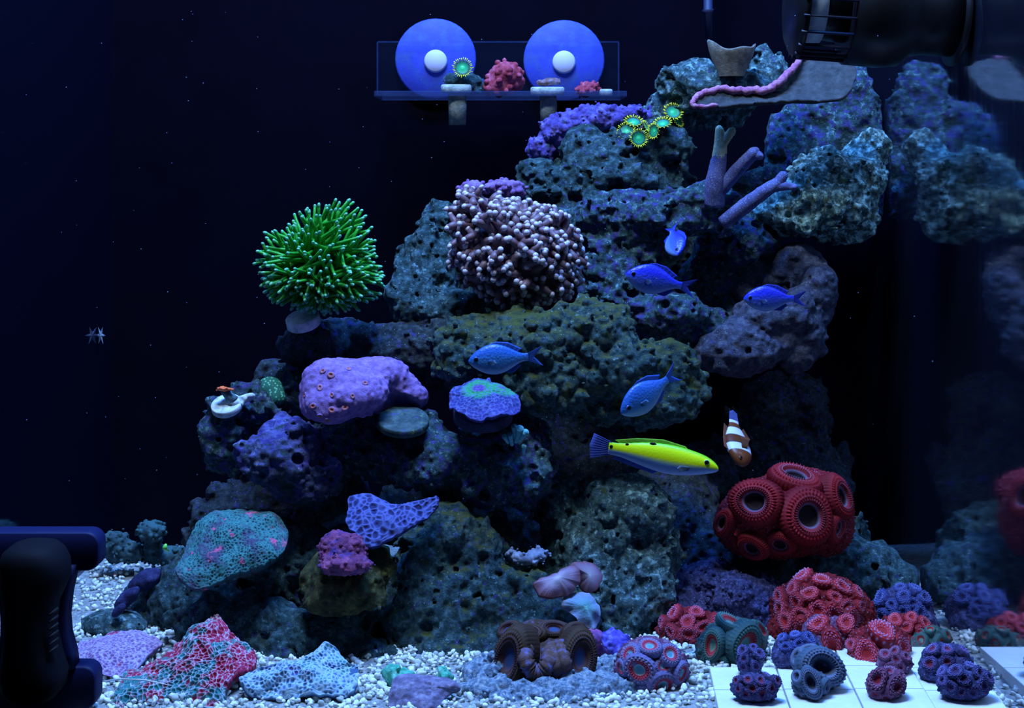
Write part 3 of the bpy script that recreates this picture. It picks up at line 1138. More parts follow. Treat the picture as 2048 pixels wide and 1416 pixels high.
put('frag_plug', *disc(P(966, 818, 1.178), (0, -0.3, 0.95), 60 * s_, 24 * s_), M('plug_purple', [(0.02, 0.02, 0.05), (0.06, 0.05, 0.12)], bump=((300, 0.6, 0.002),)), ch)

plate('honeycomb_coral', 'wedge-shaped violet-blue honeycomb plate coral in the middle of the reef', 'coral',
      M('honeycomb_blue', attr='h', acols=[(0, (0.016, 0.017, 0.085)), (0.45, (0.04, 0.045, 0.18)), (1, (0.11, 0.125, 0.36))], bump=((700, 0.4, 0.0008),)),
      [(700, 992), (738, 989), (790, 1008), (840, 1000), (872, 996), (878, 1006), (864, 1026), (830, 1052), (790, 1076), (738, 1094), (712, 1072), (693, 1052), (695, 1020)],
      1.13, (0.1, -0.9), 16, 20, 5, 190, 60, combo(((44, 9), (18, 3)), honey(12, 4.0, 0.3, 2.0)), ruffle=(4, 4, 0))
plate('scroll_coral', 'broad teal ridged plate coral with pink flecks at the left of the reef', 'coral',
      M('teal_ridges', attr='h', acols=[(0, (0.010, 0.035, 0.045)), (0.5, (0.025, 0.10, 0.11)), (1, (0.06, 0.24, 0.22))], patches=(((0.06, 0.055, 0.11), 60, 0.50, 0.64), ((0.55, 0.10, 0.20), 95, 0.60, 0.65)), bump=((600, 0.5, 0.001),)),
      [(352, 1150), (366, 1105), (398, 1052), (440, 1026), (500, 1020), (556, 1034), (577, 1064), (566, 1106), (530, 1130), (484, 1146), (432, 1166), (384, 1173)],
      1.13, (0.05, -1.2), 30, 24, 10, 300, 100, combo(((60, 12), (26, 6)), honey(5.5, 2.8, 2.1, 1.7)), ruffle=(5, 5, 2))
o_, _ = lump('knob_coral', 'pink-violet bubbly coral knob seated on the olive algae stone', 'coral',
             [(688, 1100, 1.10, 46, 34, 36), (690, 1128, 1.09, 52, 22, 36), (680, 1088, 1.105, 30, 22, 28)],
             M('pink_violet', [(0.08, 0.02, 0.08), (0.24, 0.05, 0.15), (0.45, 0.12, 0.26)], scale=110, patches=(((0.08, 0.05, 0.28), 90, 0.54, 0.64),), bump=((600, 0.9, 0.002),)),
             bubbles=((10, 4),), h=1.7)

# ------------------------------------------------------------------ front row of plates on the gravel
plate('plate_coral', 'lilac plate coral with a dark red eye lying beside the black magnet', 'coral',
      M('lilac_plate', attr='h', acols=[(0, (0.15, 0.07, 0.20)), (0.6, (0.30, 0.18, 0.36)), (1, (0.55, 0.44, 0.58))], patches=(((0.34, 0.03, 0.10), 45, 0.64, 0.68), ((0.12, 0.2, 0.3), 70, 0.58, 0.68)), bump=((700, 0.5, 0.001),)),
      [(150, 1305), (160, 1284), (230, 1268), (290, 1266), (324, 1280), (302, 1310), (272, 1336), (236, 1352), (200, 1346), (165, 1328)],
      1.095, (0.0, -2.2), 10, 14, 5, 180, 50, combo(((40, 8), (18, 4)), honey(7, 3.0, 0.9, 2.2)), ruffle=(4, 4, 1))
plate('plate_coral', 'spiky crimson and cyan plate coral on the gravel at front left', 'coral',
      M('red_cyan', attr='h', acols=[(0, (0.34, 0.014, 0.055)), (0.5, (0.48, 0.03, 0.10)), (1, (0.5, 0.10, 0.2))], tips=('h', (0.55, 0.52, 0.62), 0.72, 1.15),
        patches=(((0.03, 0.20, 0.21), 44, 0.50, 0.55), ((0.42, 0.6, 0.62), 110, 0.62, 0.70), ((0.36, 0.016, 0.06), 90, 0.60, 0.66)), bump=((700, 0.5, 0.001),)),
      [(230, 1402), (250, 1348), (316, 1310), (370, 1276), (418, 1250), (438, 1241), (468, 1276), (506, 1302), (509, 1334), (470, 1366), (452, 1390), (454, 1424), (380, 1436), (300, 1436), (245, 1424)],
      1.05, (0.0, -1.5), 26, 20, 6, 340, 120, combo(((70, 18), (30, 9), (14, 5)), honey(8.5, 5.5, 0.4, 2.6)), ruffle=(6, 5, 1))
plate('plate_coral', 'frosty light-blue ruffled plate coral at the front left of centre', 'coral',
      M('frost_blue', attr='h', acols=[(0, (0.05, 0.12, 0.26)), (0.5, (0.13, 0.25, 0.42)), (1, (0.45, 0.6, 0.7))], tips=('h', (0.42, 0.58, 0.7), 0.5, 1.1), patches=(((0.08, 0.26, 0.26), 60, 0.54, 0.64), ((0.10, 0.08, 0.32), 60, 0.56, 0.68)), bump=((600, 0.5, 0.001),)),
      [(480, 1370), (498, 1346), (556, 1332), (606, 1320), (640, 1300), (672, 1294), (694, 1326), (716, 1338), (704, 1386), (640, 1392), (560, 1400), (500, 1390)],
      1.04, (0.0, -1.1), 20, 22, 6, 260, 90, combo(((60, 18), (26, 12), (12, 5)), honey(7, 3.2, 1.7, 1.6)), ruffle=(8, 5, 2))
m_mint = M('mint_ridges', [(0.03, 0.24, 0.17), (0.10, 0.55, 0.36), (0.45, 0.85, 0.68)], scale=160, patches=(((0.3, 0.2, 0.4), 120, 0.62, 0.7),), bump=((500, 0.8, 0.002),))
lump('mint_coral', 'small mint-green pointed coral frag on white gravel near the front', 'coral', [(787, 1348, 1.055, 24, 24, 22), (810, 1364, 1.05, 24, 12, 20)], m_mint, lumps=((22, 7), (9, 5)), h=1.6)
lump('mint_coral', 'tiny mint-green coral frag peeking out behind the mauve plate', 'coral', [(890, 1352, 1.055, 20, 20, 18)], m_mint, lumps=((22, 6), (9, 5)), h=1.6)
plate('plate_coral', 'grey-mauve folded plate coral at the bottom edge of the picture', 'coral',
      M('mauve_plate', [(0.10, 0.09, 0.17), (0.22, 0.18, 0.30), (0.40, 0.36, 0.5)], scale=120, bump=((400, 0.7, 0.002), (1000, 0.5, 0.0008))),
      [(778, 1392), (796, 1352), (846, 1346), (896, 1362), (921, 1374), (894, 1392), (866, 1432), (786, 1440)], 1.022, (0, -1.0), 20, 16, 6, 140, 44, combo(((50, 10), (20, 5)), spikes(11, 4, 3)), ruffle=(5, 3, 1))
lump('star_coral', 'long frosted blue-white star coral base under the brown fleshy coral', 'coral',
     [(1010, 1392, 1.035, 90, 34, 45), (1120, 1396, 1.035, 110, 34, 45), (1215, 1390, 1.045, 80, 40, 45), (1225, 1352, 1.075, 44, 34, 36), (975, 1350, 1.065, 50, 36, 36), (1140, 1366, 1.05, 40, 26, 30)],
     M('frosted_star', [(0.05, 0.10, 0.18), (0.28, 0.38, 0.5), (0.78, 0.82, 0.86)], scale=300, bump=((500, 1.0, 0.003), (1200, 0.6, 0.001))), bubbles=((26, 10), (9, 4)), lumps=((40, 8), (16, 5), (7, 2)), h=2.1)

# mushrooms on the pale boulder
m_mush = M('mauve_mushroom', attr='t', acols=[(0, (0.50, 0.42, 0.46)), (0.2, (0.36, 0.28, 0.34)), (0.7, (0.27, 0.16, 0.24)), (1, (0.22, 0.08, 0.10))], bump=((900, 0.5, 0.0008),), rough=0.5)


def ray_ribs(c, k, amp):
    def f(q, t, pp):
        a = np.arctan2(pp[:, 1] - c[1], pp[:, 0] - c[0])
        r = np.cos(k * a) * t
        return amp * r, r * 0.5 + 0.5
    return f


plate('mushroom_coral', 'pinkish-mauve mushroom coral with a raised centre, left of its pair', 'mushroom coral', m_mush,
      [(1068, 1165), (1100, 1152), (1125, 1135), (1150, 1132), (1160, 1150), (1152, 1176), (1128, 1190), (1098, 1196), (1080, 1188)],
      1.12, (0.1, -0.8), 22, 12, 7, 130, 34, combo(((30, 5), (14, 2)), ray_ribs((1112, 1163), 46, 0.22)), ruffle=(4, 3, 0), centre=(1112, 1163))
plate('mushroom_coral', 'folded mauve mushroom coral standing up behind the paler one', 'mushroom coral', m_mush,
      [(1140, 1130), (1165, 1124), (1192, 1128), (1206, 1146), (1198, 1170), (1182, 1184), (1168, 1180), (1158, 1160)],
      1.135, (0.6, -0.5), 14, 10, 6, 120, 30, ray_ribs((1172, 1152), 46, 0.22), ruffle=(7, 2, 1), centre=(1172, 1152))
plate('mushroom_coral', 'frilly pale teal mushroom coral hanging below the mauve pair', 'mushroom coral',
      M('teal_mushroom', attr='t', acols=[(0, (0.25, 0.6, 0.5)), (0.15, (0.13, 0.32, 0.34)), (0.7, (0.18, 0.27, 0.40)), (1, (0.30, 0.34, 0.52))], bump=((700, 0.7, 0.0012),)),
      [(1122, 1210), (1132, 1190), (1165, 1184), (1190, 1196), (1200, 1225), (1196, 1252), (1186, 1258), (1160, 1246), (1148, 1232)],
      1.115, (0.25, -0.6), 10, 12, 4, 130, 34, combo(((30, 6), (12, 2)), ray_ribs((1170, 1218), 40, 0.3)), ruffle=(5, 5, 0), centre=(1170, 1218))

# ------------------------------------------------------------------ fleshy polyp corals
RED, DRED = (0.50, 0.014, 0.024), (0.24, 0.006, 0.012)
LIL = (0.40, 0.34, 0.60)
m_red = fleshmat('red_flesh', [(0, (0.012, 0.003, 0.006)), (0.34, (0.014, 0.003, 0.007)), (0.39, (0.20, 0.13, 0.22)), (0.44, (0.24, 0.012, 0.022)), (0.75, (0.36, 0.010, 0.018)), (1, (0.18, 0.005, 0.01))], tips=('b', (0.34, 0.26, 0.42), 0.75, 1.15))
m_redbase = M('red_tissue', [(0.08, 0.003, 0.007), (0.24, 0.008, 0.014), (0.42, 0.02, 0.035)], scale=260, bump=((500, 0.9, 0.002),), speck=((0.34, 0.22, 0.36), 480, 0.16))
m_red2 = fleshmat('red_lilac_flesh', [(0, (0.30, 0.01, 0.02)), (0.3, (0.45, 0.015, 0.02)), (0.5, (0.62, 0.03, 0.04)), (0.8, (0.55, 0.02, 0.03)), (1, (0.22, 0.008, 0.015))], tips=('b', (0.46, 0.30, 0.54), 0.25, 0.8))
m_pinkgrey = fleshmat('pink_grey_flesh', [(0, (0.10, 0.26, 0.36)), (0.2, (0.12, 0.34, 0.42)), (0.30, (0.24, 0.44, 0.5)), (0.40, (0.50, 0.03, 0.08)), (0.6, (0.48, 0.05, 0.11)), (0.72, (0.22, 0.18, 0.34)), (1, (0.16, 0.13, 0.30))], tips=('b', (0.36, 0.36, 0.55), 0.5, 1.0))
m_greenred = fleshmat('green_red_flesh', [(0, (0.08, 0.2, 0.16)), (0.25, (0.14, 0.30, 0.25)), (0.38, (0.42, 0.02, 0.03)), (0.54, (0.40, 0.018, 0.028)), (0.64, (0.05, 0.13, 0.11)), (1, (0.04, 0.09, 0.09))], tips=('b', (0.14, 0.30, 0.28), 0.4, 0.9))
m_violet = fleshmat('violet_flesh', [(0, (0.03, 0.02, 0.06)), (0.4, (0.07, 0.03, 0.12)), (0.6, (0.08, 0.06, 0.22)), (1, (0.03, 0.025, 0.08))], tips=('b', (0.26, 0.24, 0.56), 0.3, 0.9))
m_violetred = fleshmat('violet_red_flesh', [(0, (0.20, 0.015, 0.04)), (0.4, (0.20, 0.02, 0.05)), (0.6, (0.10, 0.06, 0.2)), (1, (0.035, 0.025, 0.08))], tips=('b', (0.25, 0.22, 0.54), 0.3, 0.9))
m_bluef = fleshmat('blue_flesh', [(0, (0.025, 0.025, 0.10)), (0.4, (0.045, 0.05, 0.2)), (0.6, (0.06, 0.08, 0.30)), (1, (0.03, 0.035, 0.14))], tips=('b', (0.2, 0.24, 0.6), 0.3, 0.9))
m_greyf = fleshmat('grey_blue_flesh', [(0, (0.02, 0.025, 0.05)), (0.32, (0.03, 0.04, 0.08)), (0.48, (0.13, 0.16, 0.24)), (0.75, (0.10, 0.12, 0.2)), (1, (0.07, 0.11, 0.16))], tips=('b', (0.28, 0.32, 0.46), 0.4, 0.95))
m_pinkf = fleshmat('dusky_pink_flesh', [(0, (0.26, 0.015, 0.05)), (0.3, (0.30, 0.025, 0.06)), (0.5, (0.26, 0.10, 0.2)), (0.75, (0.26, 0.06, 0.13)), (1, (0.10, 0.03, 0.07))], tips=('b', (0.44, 0.28, 0.44), 0.4, 0.95))
m_brown = fleshmat('brown_flesh', [(0, (0.02, 0.06, 0.2)), (0.16, (0.03, 0.07, 0.2)), (0.26, (0.06, 0.05, 0.12)), (0.36, (0.075, 0.025, 0.022)), (0.75, (0.075, 0.036, 0.016)), (1, (0.05, 0.025, 0.014))], tips=('b', (0.13, 0.12, 0.34), 0.55, 1.0))
m_violetbase = M('violet_tissue', [(0.02, 0.018, 0.05), (0.06, 0.055, 0.16), (0.15, 0.15, 0.36)], scale=300, bump=((500, 0.9, 0.002), (1300, 0.6, 0.0008)), speck=((0.2, 0.19, 0.44), 420, 0.18))
m_greybase = M('grey_tissue', [(0.035, 0.05, 0.07), (0.09, 0.11, 0.16), (0.2, 0.23, 0.32)], scale=260, bump=((500, 0.9, 0.002),))
m_pinkbase = M('pink_tissue', [(0.08, 0.035, 0.09), (0.2, 0.06, 0.14), (0.34, 0.22, 0.34)], scale=260, bump=((500, 0.9, 0.002),), speck=((0.32, 0.3, 0.5), 420, 0.2))
m_greenbase = M('green_tissue', [(0.02, 0.05, 0.05), (0.05, 0.12, 0.11), (0.30, 0.02, 0.03)], scale=160, bump=((500, 0.9, 0.002),), speck=((0.12, 0.26, 0.25), 420, 0.18))

pm_red = polyp_mesh('polyp', m_red, 40, 0.55, 0.34, 0.06, 0.04, 0.05, per=4, odd_=0.07)
pm_red2 = [polyp_mesh('polyp', m_red2, q, r, 0.30, 0.14, 0.05, 0.11, per=4, odd_=0.16) for q, r in ((13, 0.62), (12, 0.52), (15, 0.68), (11, 0.58))]
pm_pg = polyp_mesh('polyp', m_pinkgrey, 20, 0.66, 0.26, 0.12, 0.05, 0.07, per=4, odd_=0.06)
pm_gr = polyp_mesh('polyp', m_greenred, 32, 0.68, 0.36, 0.12, 0.05, 0.06, odd_=0.12)
pm_v = [polyp_mesh('polyp', m_violet, q, r, 0.32, 0.14, 0.06, 0.16, per=4, odd_=0.16) for q, r in ((10, 0.6), (11, 0.5), (9, 0.68))]
pm_vr = [polyp_mesh('polyp', m_violetred, q, r, 0.32, 0.14, 0.06, 0.16, per=4, odd_=0.16) for q, r in ((10, 0.6), (11, 0.52))]
pm_b = [polyp_mesh('polyp', m_bluef, q, r, 0.32, 0.16, 0.06, 0.16, per=4, odd_=0.16) for q, r in ((10, 0.6), (11, 0.52))]
pm_g = polyp_mesh('polyp', m_greyf, 30, 0.60, 0.40, 0.04, 0.05, 0.06, odd_=0.08)
pm_p = [polyp_mesh('polyp', m_pinkf, q, r, 0.34, 0.10, 0.06, 0.13, per=4, odd_=0.12) for q, r in ((12, 0.56), (13, 0.64))]
pm_br = polyp_mesh('polyp', m_brown, 44, 0.60, 0.34, 0.16, 0.035, 0.05, skirt=-0.5, odd_=0.05)

colony('polyp_coral', 'large dark red fleshy coral with five ringed polyps on the right rocks',
       [(1560, 1035, 1.225, 118, 80, 70), (1600, 985, 1.25, 88, 48, 50), (1500, 1050, 1.23, 70, 62, 55), (1650, 1040, 1.23, 58, 70, 50)], m_redbase,
       [(1512, 1004, 58, 0.8), (1612, 1032, 60, 0.95), (1590, 962, 58, 0.62), (1674, 995, 50, 0.7), (1506, 1092, 36, 0.9), (1450, 1045, 36, 0.6), (1560, 1085, 34, 0.8), (1668, 1055, 38, 0.7)], mesh=pm_red)
colony('polyp_coral', 'bright red mounded coral with lilac beads in front of the big dark red one',
       [(1640, 1220, 1.175, 98, 72, 62), (1600, 1255, 1.16, 62, 45, 45), (1690, 1240, 1.17, 58, 50, 45)], m_redbase, scatter(1640, 1208, 86, 60, 20, 21, 3), mesh=pm_red2)
colony('polyp_coral', 'red coral head with lilac rims behind the pink-grey ball coral', [(1380, 1264, 1.16, 66, 46, 46), (1420, 1280, 1.15, 40, 34, 36)], m_redbase, scatter(1380, 1256, 56, 36, 11, 19, 8), mesh=pm_red2)
colony('polyp_coral', 'green coral with broad red bands at the left end of the tiles', [(1467, 1290, 1.115, 66, 52, 42), (1430, 1305, 1.11, 38, 36, 34)], m_greenbase,
       [(1486, 1288, 44, 0.9), (1428, 1290, 34, 0.7), (1460, 1250, 34, 0.6), (1516, 1262, 28, 0.6), (1440, 1322, 22, 0.8)], mesh=pm_gr)
colony('polyp_coral', 'rounded pink-grey coral ball with turquoise centres at the front', [(1302, 1335, 1.056, 74, 58, 48)], m_pinkbase,
       [(1280, 1338, 34, 0.9), (1322, 1368, 34, 0.95), (1262, 1310, 24), (1300, 1295, 26), (1338, 1310, 26), (1360, 1345, 24), (1288, 1382, 22), (1245, 1336, 20), (1325, 1332, 20)], mesh=pm_pg)
lump('bush_coral', 'dark violet-blue bushy coral mound left of the bright red coral', 'coral',
     [(1410, 1180, 1.225, 80, 56, 52), (1480, 1205, 1.21, 82, 58, 52), (1535, 1240, 1.20, 44, 52, 44), (1370, 1220, 1.21, 60, 50, 46)],
     m_violetbase, bubbles=((18, 8), (8, 3)), lumps=((40, 7), (14, 3)), h=2.2)
colony('polyp_coral', 'round blue-violet coral ball at the right behind the red frags', [(1806, 1222, 1.195, 60, 48, 46), (1840, 1250, 1.18, 36, 32, 34)], m_violetbase, scatter(1806, 1212, 50, 36, 12, 17, 4), mesh=pm_b)
colony('polyp_coral', 'red-orange coral frag with an oval open mouth between grey and red frags', [(1668, 1280, 1.118, 52, 44, 34), (1640, 1262, 1.13, 36, 30, 30)], m_pinkbase,
       [(1664, 1290, 36, 0.6, pm_red2[0]), (1692, 1248, 22), (1638, 1250, 24), (1706, 1278, 18)], mesh=pm_red2)
colony('polyp_coral', 'red frag with lilac rim and round centre on the rear tiles', [(1758, 1290, 1.10, 60, 42, 36), (1728, 1310, 1.092, 32, 30, 28)], m_redbase,
       [(1734, 1308, 30, 0.8), (1764, 1266, 34, 0.7), (1800, 1292, 26), (1705, 1290, 18), (1782, 1310, 22)], mesh=pm_red2)
colony('polyp_coral', 'rusty red fan-shaped frag behind the red tile frag', [(1815, 1262, 1.14, 52, 32, 30), (1785, 1258, 1.145, 34, 24, 26)], m_redbase, scatter(1812, 1256, 42, 22, 7, 16, 6), mesh=pm_red2)
colony('polyp_coral', 'small brown and green frag at the right end behind the tiles', [(1864, 1280, 1.13, 40, 26, 26), (1835, 1296, 1.12, 26, 18, 20)], m_greenbase, scatter(1862, 1276, 32, 18, 6, 14, 2), mesh=[pm_gr])
colony('polyp_frag', 'small dark violet frag standing at the rear of the leftmost tile', [(1500, 1322, 1.0525, 28, 30, 24)], m_violetbase, scatter(1500, 1316, 22, 22, 6, 13, 5), mesh=pm_v)
colony('polyp_frag', 'squat dark violet-red frag on the front of the leftmost tile', [(1513, 1376, 1.002, 48, 27, 28)], m_violetbase, scatter(1513, 1370, 42, 19, 11, 13, 7), mesh=pm_vr)
colony('polyp_frag', 'deep blue frag behind the grey-blue ringed frag', [(1598, 1300, 1.0739, 48, 32, 28), (1570, 1312, 1.0689, 24, 26, 22)], m_violetbase, scatter(1596, 1292, 40, 24, 8, 16, 9), mesh=pm_b)
colony('polyp_frag', 'grey-blue frag with one large slanting ring mouth on the tiles', [(1632, 1336, 1.0303, 46, 40, 30)], m_greybase, [(1642, 1334, 50, 0.78), (1600, 1318, 24), (1618, 1304, 22), (1668, 1366, 18)], mesh=pm_g)
colony('polyp_frag', 'greenish grey small frag in front of the grey-blue ringed one', [(1620, 1368, 1.0102, 36, 26, 24)], m_greybase, [(1622, 1366, 34, 0.6), (1596, 1356, 18), (1650, 1372, 16), (1612, 1388, 14)], mesh=pm_g)
colony('polyp_frag', 'dusky pink frag, rear of the pair on the middle tile', [(1790, 1326, 1.055, 32, 22, 24)], m_pinkbase, scatter(1788, 1320, 27, 16, 6, 13, 5), mesh=pm_p)
colony('polyp_frag', 'dusky pink frag, front of the pair on the middle tile', [(1772, 1368, 1.0072, 38, 30, 26)], m_pinkbase, [(1756, 1360, 24), (1790, 1372, 24), (1778, 1346, 18), (1752, 1386, 15), (1800, 1354, 16), (1772, 1392, 14)], mesh=pm_p)
colony('polyp_frag', 'violet-blue frag with reddish flesh, rear of the pair on the right tile', [(1893, 1322, 1.0492, 48, 34, 30), (1864, 1342, 1.0412, 24, 24, 22)], m_violetbase, scatter(1892, 1314, 40, 26, 9, 16, 4), mesh=pm_vr)
colony('polyp_frag', 'violet-blue frag, front of the pair on the right tile', [(1928, 1366, 1.0061, 54, 34, 32)], m_violetbase, scatter(1928, 1358, 48, 27, 12, 15, 6), mesh=pm_v)

# brown fleshy coral: folded ring of flesh on the frosted base
br = thing('fleshy_coral', 'dark brown fleshy coral with folded ribbed lobes and violet rims', 'coral', P(1085, 1385, 1.06))
v_, f_ = implicit([(1085, 1322, 1.085, 86, 50, 40), (1085, 1275, 1.10, 62, 34, 36), (1030, 1340, 1.075, 40, 34, 30), (1150, 1340, 1.075, 38, 34, 30)], h=2.4, lumps=((24, 4), (9, 2)), pits=())
put('coral_base', v_, f_, M('brown_tissue', [(0.03, 0.018, 0.015), (0.09, 0.045, 0.03), (0.16, 0.14, 0.34)], scale=220, bump=((500, 0.8, 0.002),)), br)
for x, y, d, r, sq, n, sp in ((1018, 1318, 1.055, 66, 0.66, (-0.55, -0.75, 0.25), 1.35), (1160, 1315, 1.055, 58, 0.72, (0.35, -0.85, 0.25), 1.5), (1052, 1268, 1.085, 42, 0.6, (-0.2, -0.6, 0.7), 0.2),
                              (1108, 1258, 1.09, 38, 0.6, (0.15, -0.55, 0.8), 0.1), (1150, 1262, 1.085, 30, 0.7, (0.4, -0.6, 0.6), 0.5), (1015, 1258, 1.085, 28, 0.7, (-0.5, -0.5, 0.6), 0.5)):
    set_polyp(pm_br, P(x, y, d), Vector(n).normalized(), r, br, 'lobe', sq, sp, 0.2)
for pts, rr in (([(1052, 1290), (1050, 1320), (1062, 1342), (1085, 1345), (1098, 1325), (1100, 1298)], 17), ([(1104, 1296), (1112, 1330), (1118, 1360)], 17), ([(1120, 1290), (1128, 1325), (1140, 1362)], 16)):
    ctl = [Vector(P(x, y, 1.045 if i not in (0, len(pts) - 1) else 1.06)) for i, (x, y) in enumerate(pts)]
    path = []
    for i in range(len(ctl) - 1):
        for k_ in range(9):
            path.append(ctl[i].lerp(ctl[i + 1], k_ / 9))
    for _ in range(5):
        path = [path[0]] + [(path[i - 1] + path[i] * 2 + path[i + 1]) / 4 for i in range(1, len(path) - 1)] + [path[-1]]
    v_, f_ = tube(path, [rr * 0.00036 * (0.92 + 0.14 * math.cos(i * 2.1)) for i in range(len(path))], 12)
    put('fold', v_, f_, m_violetred if rr == 0 else M('brown_fold', [(0.10, 0.05, 0.03), (0.14, 0.07, 0.06), (0.16, 0.16, 0.42)], scale=180, bump=((700, 0.8, 0.001),)), br)

bf = thing('small_plate_coral', 'small deep blue ruffled coral with pink tip beside the brown coral', 'coral', P(1225, 1312, 1.12))
v_, f_, a_ = shell([(1202, 1275), (1216, 1258), (1240, 1262), (1262, 1280), (1258, 1300), (1236, 1308), (1214, 1300)], 1.10, (0, -0.9), 10, 24, 4, 90, 26, spikes(10, 4), ruffle=(4, 6, 0))
put('coral_plate', v_, f_, M('deep_blue_coral', [(0.04, 0.03, 0.30), (0.10, 0.08, 0.55), (0.3, 0.3, 0.8)], scale=160, bump=((600, 0.6, 0.001),)), bf, attrs=a_)
v_, f_ = implicit([(1185, 1275, 1.11, 22, 18, 18), (1215, 1302, 1.115, 34, 12, 18)], h=1.9, lumps=((20, 3), (8, 2)), pits=())
put('coral_base', v_, f_, M('pink_tip_tissue', [(0.10, 0.06, 0.25), (0.3, 0.10, 0.32), (0.7, 0.12, 0.22)], scale=150, bump=((600, 0.7, 0.001),)), bf)

# ------------------------------------------------------------------ white frag tiles
m_tile = M('white_tile', [(0.70, 0.71, 0.72), (0.82, 0.82, 0.81)], scale=60, bump=((600, 0.25, 0.0004),), rough=0.8)
ca_, sa_ = math.cos(-0.06), math.sin(-0.06)
tw, tl = 0.0485, 0.0462
labels = {(0, 0): 'white square tile, front left of the set, with dark violet frag', (1, 0): 'white square tile at the front with greenish grey frag', (2, 0): 'white square tile at the front with dusky pink frag',
          (3, 0): 'white square tile, front right of the set, with violet-blue frag', (0, 1): 'white square tile, second row, leftmost, behind the squat violet frag', (1, 1): 'white square tile, second row, under the grey-blue ringed frag',
          (2, 1): 'white square tile, second row, under the rear dusky pink frag', (3, 1): 'white square tile, second row, rightmost beside the glass', (1, 2): 'white square tile, back row, below the deep blue frag',
          (2, 2): 'white square tile, back row, below the red frag', (3, 2): 'white square tile, back row, rightmost near the glass'}
for (c_, r_), lab in labels.items():
    u0, v0 = c_ * tw, r_ * tl
    bx_, bf_ = box((0, 0, -0.0035), (tw - 0.0009, tl - 0.0009, 0.007 + 0.0006 * ((c_ * 7 + r_ * 3) % 3)), 0.0008, 2)
    bx_ = bx_ + (u0, v0, 0)
    bx_ = np.stack([0.1372 + bx_[:, 0] * ca_ - bx_[:, 1] * sa_, 0.977 + bx_[:, 0] * sa_ * 0.15 + bx_[:, 1] * ca_, bx_[:, 2]], 1)
    props(put('frag_tile', bx_, bf_, m_tile, smooth=False), lab, 'tile', 'white frag tiles on the tank floor')

# ------------------------------------------------------------------ small things on the rocks
lump('nub_coral', 'pale blue clump of tiny lobes on the rock above the mushroom corals', 'coral', [(1050, 1118, 1.155, 26, 12, 14), (1078, 1108, 1.16, 16, 12, 12), (1022, 1108, 1.16, 10, 10, 10)],
     M('pale_blue_lobes', [(0.10, 0.12, 0.22), (0.22, 0.26, 0.38), (0.34, 0.38, 0.5)], scale=120), bubbles=((11, 7),), lumps=((20, 2),), h=1.6)
tb = thing('tube_polyps', 'little cluster of cyan tube polyps on the middle shelf', 'coral', P(1035, 905, 1.165))
m_cyan = M('cyan_tube', [(0.10, 0.36, 0.42), (0.2, 0.55, 0.6)], scale=200, bump=((700, 0.4, 0.0006),))
for x0, y0, x1, y1, r in ((1024, 890, 1020, 868, 6), (1032, 884, 1040, 856, 8), (1038, 880, 1052, 864, 7), (1030, 878, 1028, 852, 6), (1047, 908, 1048, 892, 5), (1016, 886, 1008, 872, 5)):
    a_, b_ = P(x0, y0, 1.165), P(x1, y1, 1.155)
    s_ = 1.16 / F
    v_, f_ = tube([a_, (a_ + b_) / 2, b_, b_, (a_ + b_ * 3) / 4], [r * 0.55 * s_, r * 0.7 * s_, r * s_, r * 0.75 * s_, r * 0.5 * s_], 12)
    put('tube', v_, f_, m_cyan, tb)

lump('knob_coral', 'dark teal knobbly coral nearest the back left corner', 'coral', [(232, 1092, 1.33, 28, 30, 26), (262, 1104, 1.33, 26, 20, 22)],
     M('dark_teal_knobs', [(0.015, 0.03, 0.035), (0.03, 0.07, 0.08), (0.08, 0.15, 0.15)], scale=120, bump=((400, 0.6, 0.001),)), bubbles=((13, 7),), lumps=((20, 2),), h=1.9)
lump('knob_coral', 'teal knobbly coral cap on a dark stalk at back left', 'coral', [(303, 1062, 1.32, 27, 20, 24), (306, 1090, 1.33, 18, 30, 20), (330, 1110, 1.34, 50, 18, 26)],
     M('teal_knobs', [(0.01, 0.014, 0.018), (0.02, 0.05, 0.06), (0.06, 0.13, 0.14)], scale=110, top=((0.04, 0.12, 0.13), 0.3, 0.9), bump=((400, 0.6, 0.001),)), bubbles=((12, 6),), lumps=((20, 2),), h=1.9)
for x, y, l in ((330, 1095, 'tiny painted green glint left of the teal plate coral'), (378, 1097, 'tiny painted green glint at the edge of the teal plate coral')):
    s_ = 1.27 / F
    pt_ = P(x, y, 1.27)
    v_, f_ = tube([pt_ + np.array([0, 0.012, -14 * s_]), pt_ + np.array([-2 * s_, 0.004, -5 * s_]), pt_, pt_ + np.array([2 * s_, 0, 7 * s_])], [2 * s_, 3 * s_, 5 * s_, 2.2 * s_], 10)
    props(put('green_glint', v_, f_, plain('neon_green', (0.25, 0.95, 0.15), 0.4)), l, 'coral')  # small green glints painted as bright solid shapes
lump('blade_coral', 'dark indigo blade-shaped coral leaning over the gravel at left', 'coral',
     [(255, 1195, 1.17, 34, 14, 14, 42), (290, 1160, 1.19, 42, 18, 18, 35), (236, 1222, 1.155, 18, 9, 10, 45), (320, 1152, 1.21, 28, 20, 20)],
     M('indigo_blade', [(0.010, 0.011, 0.045), (0.025, 0.026, 0.10), (0.07, 0.07, 0.2)], scale=110, bump=((300, 0.6, 0.002),)), k=10)
v_, f_ = tube([P(*q) for q in ((196, 1364, 1.05), (240, 1358, 1.03), (290, 1360, 1.015), (342, 1371, 1.01))], [0.0005, 0.0006, 0.0006, 0.0003], 6)
props(put('thread', v_, f_, plain('white_thread', (0.7, 0.7, 0.75), 0.5)), 'thin pale thread lying across the crimson plate coral', 'thread')

